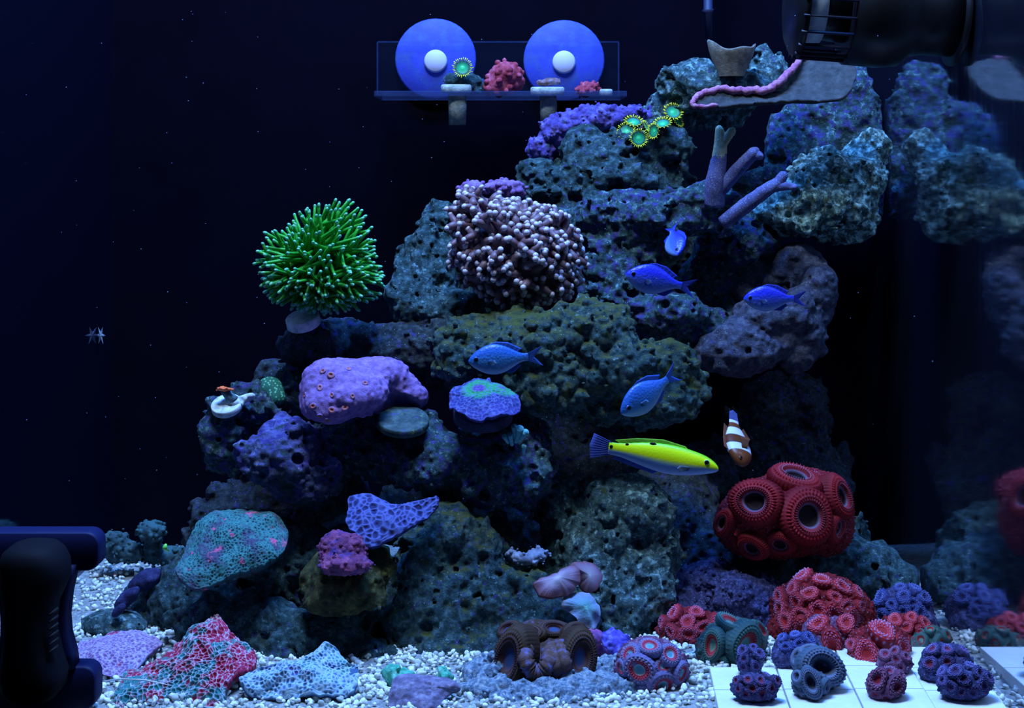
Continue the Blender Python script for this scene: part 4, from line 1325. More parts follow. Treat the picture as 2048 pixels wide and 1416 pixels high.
# green dotted ball, orange-topped polyp on a plug
bb = thing('dotted_coral', 'green ball coral dotted with pale spots above the left lobe', 'coral', P(540, 800, 1.225))
v_, f_ = implicit([(540, 778, 1.225, 26, 24, 22), (552, 796, 1.22, 18, 16, 16)], h=1.8, lumps=((20, 1.5),), pits=())
put('coral_base', v_, f_, M('green_ball', [(0.02, 0.12, 0.09), (0.04, 0.22, 0.16)], scale=120, speck=((0.18, 0.62, 0.45), 420, 0.30), bump=((500, 0.4, 0.001),)), bb)
op = thing('orange_polyp', 'tiny orange-topped polyp on a white plug at the left end of the shelf', 'coral', P(450, 830, 1.19))
s_ = 1.19 / F
put('frag_plug', *disc(P(452, 806, 1.19), (-0.1, -0.5, 0.86), 31 * s_, 15 * s_), m_plug, op)
put('stalk', *tube([P(466, 802, 1.19), P(456, 790, 1.19), P(450, 780, 1.19)], [13 * s_, 9 * s_, 10 * s_], 12), M('grey_stalk', [(0.10, 0.16, 0.2), (0.2, 0.28, 0.32)]), op)
v_, f_ = implicit([(448, 778, 1.187, 13, 4, 9)], h=1.2, lumps=((8, 2),), bubbles=((6, 3),), pits=())
put('crown', v_, f_, plain('orange_crown', (0.85, 0.14, 0.04), 0.5), op)
lump('crust_coral', 'white crusty flange coral between plug and dotted green ball', 'coral', [(488, 797, 1.195, 26, 9, 12, 15), (470, 806, 1.19, 14, 8, 10)], m_plug, h=1.8, lumps=((16, 3), (7, 1.5)))

# ------------------------------------------------------------------ top of the reef
lump('bushy_coral', 'bright violet-blue bushy coral on the upper left slope of the reef', 'coral',
     [(1120, 262, 1.345, 44, 30, 30), (1180, 238, 1.345, 50, 28, 32), (1245, 232, 1.345, 48, 24, 30), (1085, 298, 1.345, 26, 24, 24), (1290, 236, 1.35, 30, 20, 24)],
     M('violet_bush', [(0.04, 0.025, 0.14), (0.10, 0.06, 0.30), (0.22, 0.18, 0.48)], scale=130, bump=((500, 0.8, 0.002),), patches=(((0.05, 0.10, 0.12), 70, 0.60, 0.68),)), bubbles=((20, 8), (9, 4)), lumps=((40, 8), (16, 4)), h=2.4)
lump('button_colony', 'dull mauve nub colony peeking over the white-tipped coral', 'coral', [(945, 376, 1.29, 26, 14, 18), (1000, 374, 1.30, 34, 14, 18), (1025, 385, 1.30, 24, 18, 18)],
     M('dull_mauve', [(0.10, 0.05, 0.16), (0.2, 0.09, 0.26), (0.3, 0.2, 0.4)], scale=120, bump=((500, 0.6, 0.001),)), bubbles=((15, 8),), lumps=((20, 2),), h=1.9)

cup = thing('cup_sponge', 'beige cup-shaped sponge on top of the reef', 'sponge', P(1465, 152, 1.295))
v_, f_ = [], []
s_ = 1.295 / F
n_ = 64
rows = []
prof = [(0.55, -1.0, 0), (0.62, -0.7, 0), (0.80, -0.3, 0), (0.95, 0.15, 0.3), (1.04, 0.5, 1), (1.02, 0.56, 1), (0.92, 0.5, 1), (0.80, 0.0, 0.3), (0.55, -0.5, 0), (0.0, -0.6, 0)]
for r, z, w_ in prof:
    for j in range(n_):
        a = 2 * math.pi * j / n_
        rim = 0.32 * w_ * (0.55 * math.cos(a * 2 + 0.3) + 0.45 * math.cos(a - 2.9) + 0.2 * math.cos(5 * a))
        v_.append(P(1463, 113, 1.295) + np.array([47 * r * math.cos(a), 34 * r * math.sin(a), 40 * (z + rim)]) * s_)
for i in range(len(prof) - 1):
    for j in range(n_):
        f_.append((i * n_ + j, i * n_ + (j + 1) % n_, (i + 1) * n_ + (j + 1) % n_, (i + 1) * n_ + j))
put('cup', np.array(v_), f_, M('beige_sponge', [(0.10, 0.09, 0.08), (0.17, 0.15, 0.12), (0.26, 0.24, 0.2)], scale=160, bump=((700, 0.7, 0.001),)), cup)

pl = thing('shelf_plate_coral', 'wide grey plate coral with a pink growing edge under the black pump', 'coral', P(1560, 215, 1.31))
poly_ = [(1386, 212), (1420, 186), (1480, 180), (1545, 176), (1585, 140), (1610, 112), (1660, 120), (1712, 140), (1700, 178), (1660, 200), (1560, 205), (1470, 206)]
v_, f_, a_ = shell(poly_, 1.262, (0.0, -1.1), -14, 10, 7, 180, 40, spikes(10, 2.0), ruffle=(5, 4, 0), centre=(1570, 172))
put('coral_plate', v_, f_, M('plate_grey', [(0.022, 0.024, 0.026), (0.04, 0.042, 0.044), (0.065, 0.066, 0.07)], scale=120, bump=((600, 0.7, 0.001),)), pl, attrs=a_)
q_ = smooth_closed(poly_, 180)
e_ = a_['t']
edge = v_[39 * 180:40 * 180]
sel = [i for i in range(180) if q_[i][0] < 1640 and not (q_[i][1] > 196 and q_[i][0] > 1440)]
i0 = max(range(len(sel)), key=lambda i: (sel[i] - sel[i - 1]) % 180)
sel = sel[i0:] + sel[:i0]
pts_ = [edge[i] + np.array([0, 0, 0.0006]) for i in sel]
v_, f_ = tube(pts_, [(2.0 + 2.6 * abs(math.sin(i * 0.9)) + 5.0 * math.sin(math.pi * i / len(pts_))) * U for i in range(len(pts_))], 9)
props(put('pink_edge', v_, f_, M('pink_edge', [(0.32, 0.07, 0.18), (0.52, 0.16, 0.30), (0.6, 0.3, 0.42)], scale=220, bump=((600, 0.9, 0.0015),)), pl), 'pink growing rim')

m_branch = M('branch_violet', [(0.05, 0.05, 0.14), (0.09, 0.09, 0.23), (0.15, 0.16, 0.32)], scale=60, speck=((0.24, 0.26, 0.42), 620, 0.22), bump=((900, 0.8, 0.001),))
m_branch_tip = M('branch_cream', [(0.22, 0.22, 0.16), (0.40, 0.38, 0.22), (0.5, 0.48, 0.35)], scale=120, speck=((0.55, 0.55, 0.5), 700, 0.2), bump=((900, 0.8, 0.001),))


def branch(name, parent, path, mat, d):
    s = d / F
    ctl = [(Vector(P(x, y, dd)), r) for x, y, dd, r in path]
    pts, rad = [], []
    for i in range(len(ctl) - 1):
        for k in range(6):
            pts.append(ctl[i][0].lerp(ctl[i + 1][0], k / 6))
            rad.append((ctl[i][1] + (ctl[i + 1][1] - ctl[i][1]) * k / 6) * s)
    e, r = ctl[-1]
    dv = (ctl[-1][0] - ctl[-2][0]).normalized()
    for a in (0.0, 0.5, 0.8, 0.97):
        pts.append(e + dv * r * s * a)
        rad.append(r * s * math.sqrt(max(0.02, 1 - a * a)))
    for _ in range(2):
        pts = [pts[0]] + [(pts[i - 1] + pts[i] * 2 + pts[i + 1]) / 4 for i in range(1, len(pts) - 1)] + [pts[-1]]
    v, f = tube(pts, rad, 18)
    g = vnoise(v / U / 7)
    v = v + np.random.default_rng(1).normal(size=v.shape) * 0.00012 + g[:, None] * 0.0003
    put(name, v, f, mat, parent)


b1 = thing('branch_coral', 'upright forked violet branch coral with cream tips', 'coral', P(1430, 405, 1.27))
branch('branch', b1, [(1428, 410, 1.275, 22), (1430, 370, 1.27, 21), (1436, 330, 1.27, 17), (1440, 308, 1.27, 14)], m_branch, 1.27)
branch('branch', b1, [(1436, 385, 1.272, 15), (1470, 345, 1.265, 14), (1492, 322, 1.26, 13), (1508, 305, 1.255, 12)], m_branch, 1.27)
branch('branch', b1, [(1492, 322, 1.26, 11), (1512, 308, 1.255, 10), (1520, 312, 1.252, 8)], m_branch, 1.27)
branch('branch_tip', b1, [(1438, 318, 1.27, 15), (1441, 290, 1.27, 13), (1439, 260, 1.268, 9)], m_branch_tip, 1.27)
branch('branch_tip', b1, [(1442, 292, 1.27, 10), (1456, 272, 1.267, 9), (1464, 262, 1.265, 8)], m_branch_tip, 1.27)
b2 = thing('branch_coral', 'leaning violet branch coral lying along the rock below the forked one', 'coral', P(1450, 450, 1.255))
branch('branch', b2, [(1446, 446, 1.265, 14), (1490, 412, 1.255, 16), (1530, 382, 1.25, 14), (1556, 366, 1.25, 12), (1566, 352, 1.25, 10)], m_branch, 1.255)
branch('branch', b2, [(1545, 374, 1.25, 11), (1572, 372, 1.248, 9), (1590, 374, 1.246, 6)], m_branch, 1.255)

# button polyps: green discs with yellow fringe
m_zoa = M('zoa_disc', attr='t', acols=[(0, (0.06, 0.62, 0.22)), (0.2, (0.05, 0.50, 0.17)), (0.35, (0.02, 0.36, 0.12)), (0.7, (0.015, 0.20, 0.10)), (0.85, (0.012, 0.06, 0.07)), (1, (0.01, 0.02, 0.03))], bump=((1500, 0.3, 0.0003),), rough=0.4)
m_fringe = plain('zoa_fringe', (0.75, 0.72, 0.03), 0.5)
m_zoastalk = M('zoa_stalk', [(0.05, 0.03, 0.03), (0.12, 0.06, 0.05)])


def zoa(label, px, py, r, n, d=None):
    if d is None:
        p, _ = hit(px, py)
        p = np.array(p) + np.array([0, -0.006, 0.001])
    else:
        p = P(px, py, d)
    s = p[1] / F * r
    n = Vector(n).normalized()
    T = Matrix.Translation(Vector(p)) @ frame(n).to_4x4() @ Matrix.Diagonal((s, s, s, 1))
    root = thing('button_polyp', label, 'polyp', p - np.array(n) * s * 1.3, 'green button polyps with yellow fringes')
    prof = [(0.0, 0.02), (0.07, 0.05), (0.14, 0.02), (0.3, 0.0), (0.5, 0.02), (0.68, 0.07), (0.76, 0.06), (0.72, -0.06), (0.4, -0.3)]
    v, f = lathe(prof, 36)
    put('disc', xf(v, T), [q[::-1] for q in f], m_zoa, root, attrs={'t': np.repeat([0, 0.1, 0.2, 0.35, 0.6, 0.85, 1, 1, 1], 36)})
    parts = []
    for ring, k, l0, up in ((0, 15, 1.04, 0.14), (1, 15, 0.95, 0.30)):
        for j in range(k):
            a = 2 * math.pi * (j + 0.5 * ring) / k
            c, s2 = math.cos(a), math.sin(a)
            e = l0 * rnd.uniform(0.94, 1.08)
            parts.append(tube([(0.70 * c, 0.70 * s2, 0.02), (0.85 * c, 0.85 * s2, 0.06 + up * 0.4), (e * c, e * s2, up)], [0.035, 0.045, 0.055], 6))
    v, f = join(*parts)
    put('fringe', xf(v, T), f, m_fringe, root)
    v, f = lathe([(0.3, -1.3), (0.32, -0.6), (0.5, -0.2)], 16)
    put('stalk', xf(v, T), f, m_zoastalk, root)


zoa('green button polyp, leftmost of the left cluster on the upper reef', 1252, 266, 20, (-0.3, -0.85, 0.4))
zoa('green button polyp at the top of the left cluster, tilted up', 1266, 247, 19, (0.05, -0.6, 0.8))
zoa('green button polyp, lowest of the left cluster', 1276, 279, 19, (0.15, -0.95, 0.15))
zoa('green button polyp seen edge-on beside the left cluster', 1290, 256, 13, (0.8, -0.35, 0.4))
zoa('green button polyp on the far right, highest of all', 1345, 227, 20, (0.1, -0.8, 0.5))
zoa('green button polyp tilted upward between the two clusters', 1324, 250, 19, (-0.15, -0.55, 0.8))
zoa('green button polyp turned sideways below the middle one', 1307, 265, 17, (-0.75, -0.6, 0.1))
zoa('half-hidden green button polyp below the highest one', 1354, 246, 14, (0.5, -0.5, 0.4))

# ------------------------------------------------------------------ frag rack on the back pane
def seethrough(name, col, amount, gloss=0.06):
    m = bpy.data.materials.new(name)
    m.use_nodes = True
    nt = m.node_tree
    out = nt.nodes['Material Output']
    bs = nt.nodes['Principled BSDF']
    bs.inputs['Base Color'].default_value = (*col, 1)
    bs.inputs['Roughness'].default_value = 0.15
    tr = nt.nodes.new('ShaderNodeBsdfTransparent')
    mx = nt.nodes.new('ShaderNodeMixShader')
    tc = nt.nodes.new('ShaderNodeTexCoord').outputs['Object']
    r = _ramp(nt, _noise(nt, tc, 60, 4), [(0.3, (amount * 0.7,) * 3), (0.8, (min(1, amount * 1.3),) * 3)])
    nt.links.new(r, mx.inputs[0])
    nt.links.new(tr.outputs[0], mx.inputs[1])
    nt.links.new(bs.outputs[0], mx.inputs[2])
    nt.links.new(mx.outputs[0], out.inputs[0])
    return m


m_acryl = seethrough('clear_acrylic', (0.05, 0.08, 0.2), 0.02)
m_acryl_edge = seethrough('acrylic_edge', (0.06, 0.09, 0.24), 0.30)
m_disc = M('frosted_blue_disc', [(0.030, 0.040, 0.40), (0.045, 0.065, 0.48), (0.065, 0.10, 0.46)], scale=26, rough=0.6, bump=((300, 0.3, 0.0006),), patches=(((0.06, 0.12, 0.30), 40, 0.50, 0.75),))
m_knob = plain('pale_knob', (0.60, 0.55, 0.70), 0.6)
rk = thing('frag_rack', 'clear acrylic frag shelf held by two round blue suction discs at the top', 'shelf', P(1000, 192, 1.40))
d0 = 1.425
a, b = P(755, 84, d0), P(1238, 190, d0)
put('back_plate', *box((a[0], d0 - 0.0015, b[2]), (b[0], d0 + 0.0015, a[2]), 0.0006), m_acryl, rk, smooth=False)
for (x0, y0, x1, y1) in ((755, 82, 1238, 85), (753, 84, 756, 190), (1236, 84, 1239, 190)):
    p, q = P(x0, y0, d0 - 0.002), P(x1, y1, d0 - 0.002)
    put('plate_edge', *box((p[0], d0 - 0.002, q[2]), (q[0], d0 + 0.002, p[2])), seethrough('plate_edge_glint', (0.06, 0.1, 0.3), 0.12), rk, smooth=False)
zs = P(1000, 190, 1.37)[2]
put('shelf', *box((P(753, 190, 1.37)[0], 1.345, zs - 0.0026), (P(1250, 190, 1.37)[0], 1.427, zs + 0.0026), 0.0008), m_acryl_edge, rk, smooth=False)
for x, y, kx, ky in ((871, 118, 871, 122), (1128, 121, 1128, 124)):
    s = 1.434 / F
    dd = put('suction_disc', *disc(P(x, y, 1.430), (0, -1, 0), 81 * s, 8 * s, 0.4), m_disc, rk)
    put('knob', *disc(P(kx, ky, 1.4255), (0, -1, 0), 23 * s, 9 * s, 0.4), m_knob, dd)

m_oldplug = M('algae_plug', [(0.22, 0.26, 0.22), (0.42, 0.44, 0.38), (0.62, 0.62, 0.56)], scale=130, bump=((400, 0.7, 0.002),))


def frag_plug(label, px, top, cap_r, cap_h, stem_r, stem_b, d):
    s = d / F
    root = thing('frag_plug', label, 'plug', P(px, stem_b or top + cap_h, d), 'ceramic plugs on the frag rack')
    put('cap', *disc(P(px, top, d), (0, -0.04, 1), cap_r * s, cap_h * s, 0.15), m_oldplug, root)
    if stem_b:
        v, f = tube([P(px + 1, top + cap_h - 1, d), P(px + 2, (top + stem_b) / 2, d), P(px + 2, stem_b, d)], [stem_r * s, stem_r * 1.02 * s, stem_r * 0.95 * s], 22)
        put('stem', v, f, m_oldplug, root)


frag_plug('white ceramic plug with a long stem, left one on the rack', 913, 169, 31, 17, 18, 250, 1.385)
frag_plug('white ceramic plug with a long stem, right one on the rack', 1095, 174, 34, 17, 17, 252, 1.385)
frag_plug('short pale plug lying at the right end of the rack', 1211, 178, 14, 14, 0, None, 1.385)
lump('rubble_rock', 'little grey rock crumb on the left rack plug', 'rock', [(905, 158, 1.385, 18, 11, 13), (942, 164, 1.39, 26, 16, 16), (955, 178, 1.39, 16, 12, 12)], m_rock, lumps=((16, 4), (7, 2)), h=1.8)
zoa('single green button polyp with yellow fringe on the left rack plug', 925, 136, 20, (0.05, -0.97, 0.2), 1.375)
m_redzoa = M('red_polyps', [(0.16, 0.015, 0.03), (0.36, 0.035, 0.06), (0.5, 0.12, 0.2)], scale=140, bump=((500, 0.6, 0.001),))
lump('red_polyp_colony', 'mound of dull red polyps in the middle of the rack', 'coral', [(1012, 148, 1.385, 30, 24, 26), (995, 172, 1.385, 26, 20, 22), (1026, 166, 1.39, 20, 20, 20)], m_redzoa, bubbles=((19, 9),), lumps=((24, 3),), h=1.8)
lump('brown_crumb', 'flat brown coral crumb on the right rack plug', 'coral', [(1092, 166, 1.385, 22, 6, 12), (1100, 160, 1.385, 14, 5, 9)], M('brown_crumb', [(0.08, 0.05, 0.06), (0.2, 0.1, 0.09), (0.28, 0.24, 0.4)], scale=200), lumps=((10, 3),), h=1.5)
lump('red_polyp_colony', 'small dull red polyp tuft right of the two rack plugs', 'coral', [(1180, 176, 1.385, 20, 13, 16), (1165, 184, 1.385, 12, 9, 12)], m_redzoa, bubbles=((11, 6),), lumps=((16, 3),), h=1.6)

# ------------------------------------------------------------------ pump, pipe, magnet
m_black = plain('black_plastic', (0.006, 0.006, 0.008), 0.38, 0.35)
m_blue_black = plain('blue_black_plastic', (0.010, 0.012, 0.035), 0.5, 0.3)
DP = 1.14
sp = DP / F
pu = thing('circulation_pump', 'black circulation pump with slotted intake at the top right', 'pump', P(1720, 130, DP))
AX = Matrix.Translation(Vector(P(1700, 14, DP))) @ Matrix.Rotation(math.radians(4), 4, 'Y') @ Matrix.Rotation(math.pi / 2, 4, 'Y') @ Matrix.Diagonal((sp, sp, sp, 1))


def onpump(prof, n=48):
    v, f = lathe([(r, x - 1700) for x, r in prof], n)
    return xf(v, AX), f


put('end_cap', *onpump([(1572, 0), (1573, 50), (1580, 84), (1592, 106), (1602, 112), (1602, 98), (1592, 92), (1584, 0)]), m_black, pu)
put('core', *onpump([(1590, 0), (1590, 66), (1700, 74), (1700, 0)]), m_black, pu)
wallpx = VX + (XR - 0.001) * F / DP
put('motor_body', *onpump([(1690, 0), (1690, 100), (1694, 116), (1760, 118), (1800, 112), (1820, 92), (1850, 86), (wallpx - 8, 86), (wallpx - 8, 0)]), m_black, pu)
put('magnet_mount', *onpump([(wallpx - 10, 0), (wallpx - 10, 104), (wallpx - 2, 104), (wallpx - 2, 0)]), m_black, pu)
for k in range(20):
    a = 2 * math.pi * k / 20
    c, s = math.cos(a), math.sin(a)
    v, f = box((-2.0, -4.0, -110), (2.0, 4.0, 2), 1.0, 1)
    R_ = np.array([[c, -s, 0], [s, c, 0], [0, 0, 1]])
    v = v @ R_.T + np.array([108 * -s, 108 * c, 0])
    put('grille_bar', xf(v, AX), f, m_blue_black, pu)
lab = []
for i in range(9):
    for j, x in enumerate((1606, 1646)):
        a = math.radians(-112 + 7 * i)   # facing the camera
        lab.append((75.5 * math.cos(a + math.pi / 2), 75.5 * math.sin(a + math.pi / 2), x - 1700))
cen = np.array(P(1626, 14, DP))
lv, lf = [], []
for i in range(10):
    a = math.radians(28 - 11.5 * i)
    for x in (1604, 1646 - i * 1.2):
        for rr in (73.5, 75.8):
            p0 = P(x + (i * -1.0 if x < 1620 else 0), 14, DP)
            lv.append((p0[0], p0[1] - math.cos(a) * rr * sp, p0[2] + math.sin(a) * rr * sp))
for i in range(9):
    o, n_ = i * 4, i * 4 + 4
    lf += [(o + 1, o + 3, n_ + 3, n_ + 1), (o, n_, n_ + 2, o + 2), (o, o + 1, n_ + 1, n_), (o + 2, n_ + 2, n_ + 3, o + 3)]
put('sticker', np.array(lv), lf, M('white_sticker', [(0.55, 0.6, 0.66), (0.8, 0.82, 0.85)], scale=90, bump=()), pu)
v, f = tube([P(1416, -330, 1.41), P(1416, 18, 1.41), P(1416, 20, 1.41), P(1417, 26, 1.41), P(1418, 76, 1.41)], [9 * 0.00047, 9 * 0.00047, 13 * 0.00047, 8 * 0.00047, 7 * 0.00047], 14)
props(put('pipe', v, f, plain('dark_pipe', (0.010, 0.012, 0.045), 0.6)), 'thin dark vertical pipe at the back above the cup sponge', 'pipe')

mg = thing('magnet_cleaner', 'black magnetic glass cleaner standing at the lower left front', 'magnet', P(75, 1412, 0.985))


def flange(name, x0, x1, y0, y1, d0, d1, rad, mat):
    """rounded block, seen from the front as a rounded rectangle"""
    dm = 0.5 * (d0 + d1)
    lo_, hi_ = P(x0, y1, dm), P(x1, y0, dm)
    s = dm / F
    w, h = (hi_[0] - lo_[0]) / 2, (hi_[2] - lo_[2]) / 2
    r = rad * s
    ring = []
    for cx, cz, a0 in ((w - r, h - r, 0), (-(w - r), h - r, 90), (-(w - r), -(h - r), 180), (w - r, -(h - r), 270)):
        for k in range(8):
            a = math.radians(a0 + k * 90 / 7)
            ring.append((cx + r * math.cos(a), cz + r * math.sin(a)))
    ring = np.array(ring)
    c = (lo_ + hi_) / 2
    v, f, n = [], [], len(ring)
    secs = ((0.0, 0.90), (0.03, 0.955), (0.12, 0.99), (0.25, 1.0), (0.9, 1.0), (1.0, 0.95))
    for t, k in secs:
        ox, oz = (1 - k) * min(w, h), (1 - k) * min(w, h)
        for q in ring:
            v.append((c[0] + q[0] * (1 - ox / w), d0 + (d1 - d0) * t, c[2] + q[1] * (1 - oz / h)))
    for i in range(len(secs) - 1):
        for j in range(n):
            f.append((i * n + j, i * n + (j + 1) % n, (i + 1) * n + (j + 1) % n, (i + 1) * n + j))
    f.append(tuple(range(n))[::-1])
    f.append(tuple((len(secs) - 1) * n + j for j in range(n)))
    put(name, np.array(v), f, mat, mg)


m_flange = plain('magnet_blue_black', (0.006, 0.009, 0.06), 0.6, 0.2)
flange('top_flange', -28, 206, 1058, 1136, 0.986, 1.004, 26, m_flange)
flange('bottom_flange', -28, 199, 1324, 1411, 0.986, 1.004, 24, m_flange)


def loft_v(name, rows, mat, d0, d1, mg=mg, n=28, ex=3.0):
    v, f = [], []
    for py, xa, xb, k in rows:
        dm = 0.5 * (d0 + d1)
        ctr = P((xa + xb) / 2, py, dm)
        hw, hd = (xb - xa) / 2 * dm / F, (d1 - d0) / 2 * k
        for j in range(n):
            a = 2 * math.pi * j / n
            c, s = math.cos(a), math.sin(a)
            v.append((ctr[0] + hw * math.copysign(abs(c) ** (2 / ex), c), ctr[1] + hd * math.copysign(abs(s) ** (2 / ex), s), ctr[2]))
    m_ = len(rows)
    for i in range(m_ - 1):
        for j in range(n):
            f.append((i * n + j, (i + 1) * n + j, (i + 1) * n + (j + 1) % n, i * n + (j + 1) % n))
    f.append(tuple(range(n)))
    f.append(tuple((m_ - 1) * n + j for j in range(n))[::-1])
    put(name, np.array(v), f, mat, mg)


loft_v('side_panel', [(1125, -8, 158, 1), (1150, -8, 152, 1), (1185, 0, 144, 1), (1230, 6, 139, 1), (1265, 6, 142, 1), (1300, 0, 152, 1), (1332, -6, 156, 1)], m_flange, 0.982, 1.0, ex=6)
m_grip = plain('grip_black', (0.004, 0.004, 0.008), 0.75, 0.12)
loft_v('grip', [(1084, 40, 96, 0.5), (1090, 24, 112, 0.8), (1102, 10, 126, 0.95), (1122, 4, 136, 1), (1150, 4, 138, 1), (1175, 8, 128, 1), (1205, 14, 114, 1), (1260, 16, 108, 1), (1310, 10, 120, 1), (1345, 4, 132, 1), (1372, 8, 128, 0.95), (1390, 22, 112, 0.8), (1398, 40, 92, 0.5)], m_grip, 0.945, 0.99, ex=2.6)
for i in range(6):
    y = 1220 + i * 15
    v, f = tube([P(98, y + 10, 0.951), P(116, y - 4, 0.9575)], [0.0009, 0.0009], 6)
    put('raised_mark', v, f, plain('dull_mark', (0.007, 0.006, 0.009), 0.7), mg)

# starfish on the left pane
sf = []
cs = np.array([XL + 0.0035, 1.385, P(205, 671, 1.385)[2]])
s_ = 1.385 / F
cs[0] = XL + 8 * s_
v_, f_ = [tuple(cs + np.array([0.0, -2.5 * s_, 0])), tuple(cs + np.array([0, 2.5 * s_, 0]))], []
for j in range(12):
    a = 2 * math.pi * j / 12 + 0.05
    r = (20 if j % 2 == 0 else 7.5) * s_
    v_.append(tuple(cs + np.array([r * 0.62 * math.cos(a), -r * 0.5 * math.cos(a), r * math.sin(a)])))
for j in range(12):
    f_ += [(0, 2 + (j + 1) % 12, 2 + j), (1, 2 + j, 2 + (j + 1) % 12)]
props(put('starfish', np.array(v_), f_, M('pale_starfish', [(0.22, 0.3, 0.42), (0.36, 0.42, 0.52)], scale=300), smooth=False), 'tiny pale six-armed starfish clinging to the left glass', 'starfish')


# ------------------------------------------------------------------ fish
def fin(base, tip, th, rays=9, rows=5):
    """a thin rayed fin between a base line and an outer edge (local x, z pairs or x, y, z)"""
    def at(line, t):
        line = [np.array(p if len(p) == 3 else (p[0], 0, p[1]), float) for p in line]
        k = t * (len(line) - 1)
        i = min(int(k), len(line) - 2)
        return line[i] + (line[i + 1] - line[i]) * (k - i)
    n = rays * 4 + 1
    v, f = [], []
    for sgn in (-1, 1):
        for j in range(rows):
            u = j / (rows - 1)
            for i in range(n):
                t = i / (n - 1)
                p = at(base, t) * (1 - u) + at(tip, t) * u
                w = th * (1 - 0.75 * u) * (0.55 + 0.45 * math.cos(2 * math.pi * rays * t))
                v.append(p + np.array([0, sgn * w, 0]))
    m_ = n * rows
    for j in range(rows - 1):
        for i in range(n - 1):
            q = (j * n + i, j * n + i + 1, (j + 1) * n + i + 1, (j + 1) * n + i)
            f.append(q)
            f.append(tuple(x + m_ for x in q[::-1]))
    edge = [i for i in range(n)] + [j * n + n - 1 for j in range(1, rows)] + [(rows - 1) * n + i for i in range(n - 2, -1, -1)] + [j * n for j in range(rows - 2, 0, -1)]
    for a_, b_ in zip(edge, edge[1:] + edge[:1]):
        f.append((b_, a_, a_ + m_, b_ + m_))
    return np.array(v), f


def fish(name, label, cat, nose, tail, prof, mats, fins, eye, group=None, up=(0, 0, 1), curve=0.0, spots=()):
    """nose and tail are world points; prof rows (x, top, bottom, half width) with x from 0 (nose) to 1 (tail tip)"""
    nose, tail = Vector(nose), Vector(tail)
    L = (tail - nose).length
    ex = (tail - nose).normalized()
    ez = (Vector(up) - ex * Vector(up).dot(ex)).normalized()
    ey = ez.cross(ex)
    T = Matrix.Translation(nose) @ Matrix((ex, ey, ez)).transposed().to_4x4() @ Matrix.Diagonal((L, L, L, 1))
    root = thing(name, label, cat, (nose + tail) / 2 - Vector((0, 0, 0.01)), group)

    def bendf(v):
        v = np.array(v, float)
        v[:, 1] += curve * np.sin(math.pi * (v[:, 0] - 0.15)) * (v[:, 0] > 0.15)
        return v
    P_ = np.array(prof)
    m_, n = 40, 24
    xs = P_[0, 0] + (P_[-1, 0] - P_[0, 0]) * (0.5 - 0.5 * np.cos(np.linspace(0, math.pi, m_))) ** 0.9
    # smooth the profile
    tt = np.interp(xs, P_[:, 0], P_[:, 1])
    bb_ = np.interp(xs, P_[:, 0], P_[:, 2])
    ww = np.interp(xs, P_[:, 0], P_[:, 3])
    for _ in range(3):
        for arr in (tt, bb_, ww):
            arr[1:-1] = (arr[:-2] + 2 * arr[1:-1] + arr[2:]) / 4
    v, ax, ay = [], [], []
    for i in range(m_):
        c, h = (tt[i] + bb_[i]) / 2, (tt[i] - bb_[i]) / 2
        for j in range(n):
            a = 2 * math.pi * j / n
            v.append((xs[i], ww[i] * math.cos(a), c + h * math.sin(a)))
            ax.append(xs[i])
            ay.append(0.5 + 0.5 * math.sin(a))
    f = []
    for i in range(m_ - 1):
        for j in range(n):
            f.append((i * n + j, (i + 1) * n + j, (i + 1) * n + (j + 1) % n, i * n + (j + 1) % n))
    f.append(tuple(range(n)))
    f.append(tuple((m_ - 1) * n + j for j in range(n))[::-1])
    put('body', xf(bendf(v), T), f, mats['body'], root, attrs={'fx': ax, 'fy': ay})
    for nm, b_, t_, mk in fins:
        fv, ff = fin(b_, t_, 0.006)
        put(nm, xf(bendf(fv), T), ff, mats[mk], root)
    exx, ez_, r = eye
    wy = float(np.interp(exx, xs, ww)) * 0.86
    for sgn in (-1, 1):
        ev, ef = ball((exx, sgn * wy, ez_), (r, r * 0.45, r), 16, 10)
        e = put('eye', xf(bendf(ev), T), ef, mats['eye'], root)
        pv, pf = ball((exx, sgn * (wy + r * 0.25), ez_), (r * 0.8, r * 0.34, r * 0.8), 14, 8)
        put('pupil', xf(bendf(pv), T), pf, mats['pupil'], e)
    for sx, sz, rx, rz in spots:
        w0 = float(np.interp(sx, xs, ww))
        c = (np.interp(sx, xs, tt) + np.interp(sx, xs, bb_)) / 2
        h = (np.interp(sx, xs, tt) - np.interp(sx, xs, bb_)) / 2
        y = w0 * math.sqrt(max(0.02, 1 - ((sz - c) / h) ** 2))
        for sgn in (-1, 1):
            ev, ef = ball((sx, sgn * y, sz), (rx, 0.006, rz), 12, 6)
            put('spot', xf(bendf(ev), T), ef, mats['pupil'], root)
    return root


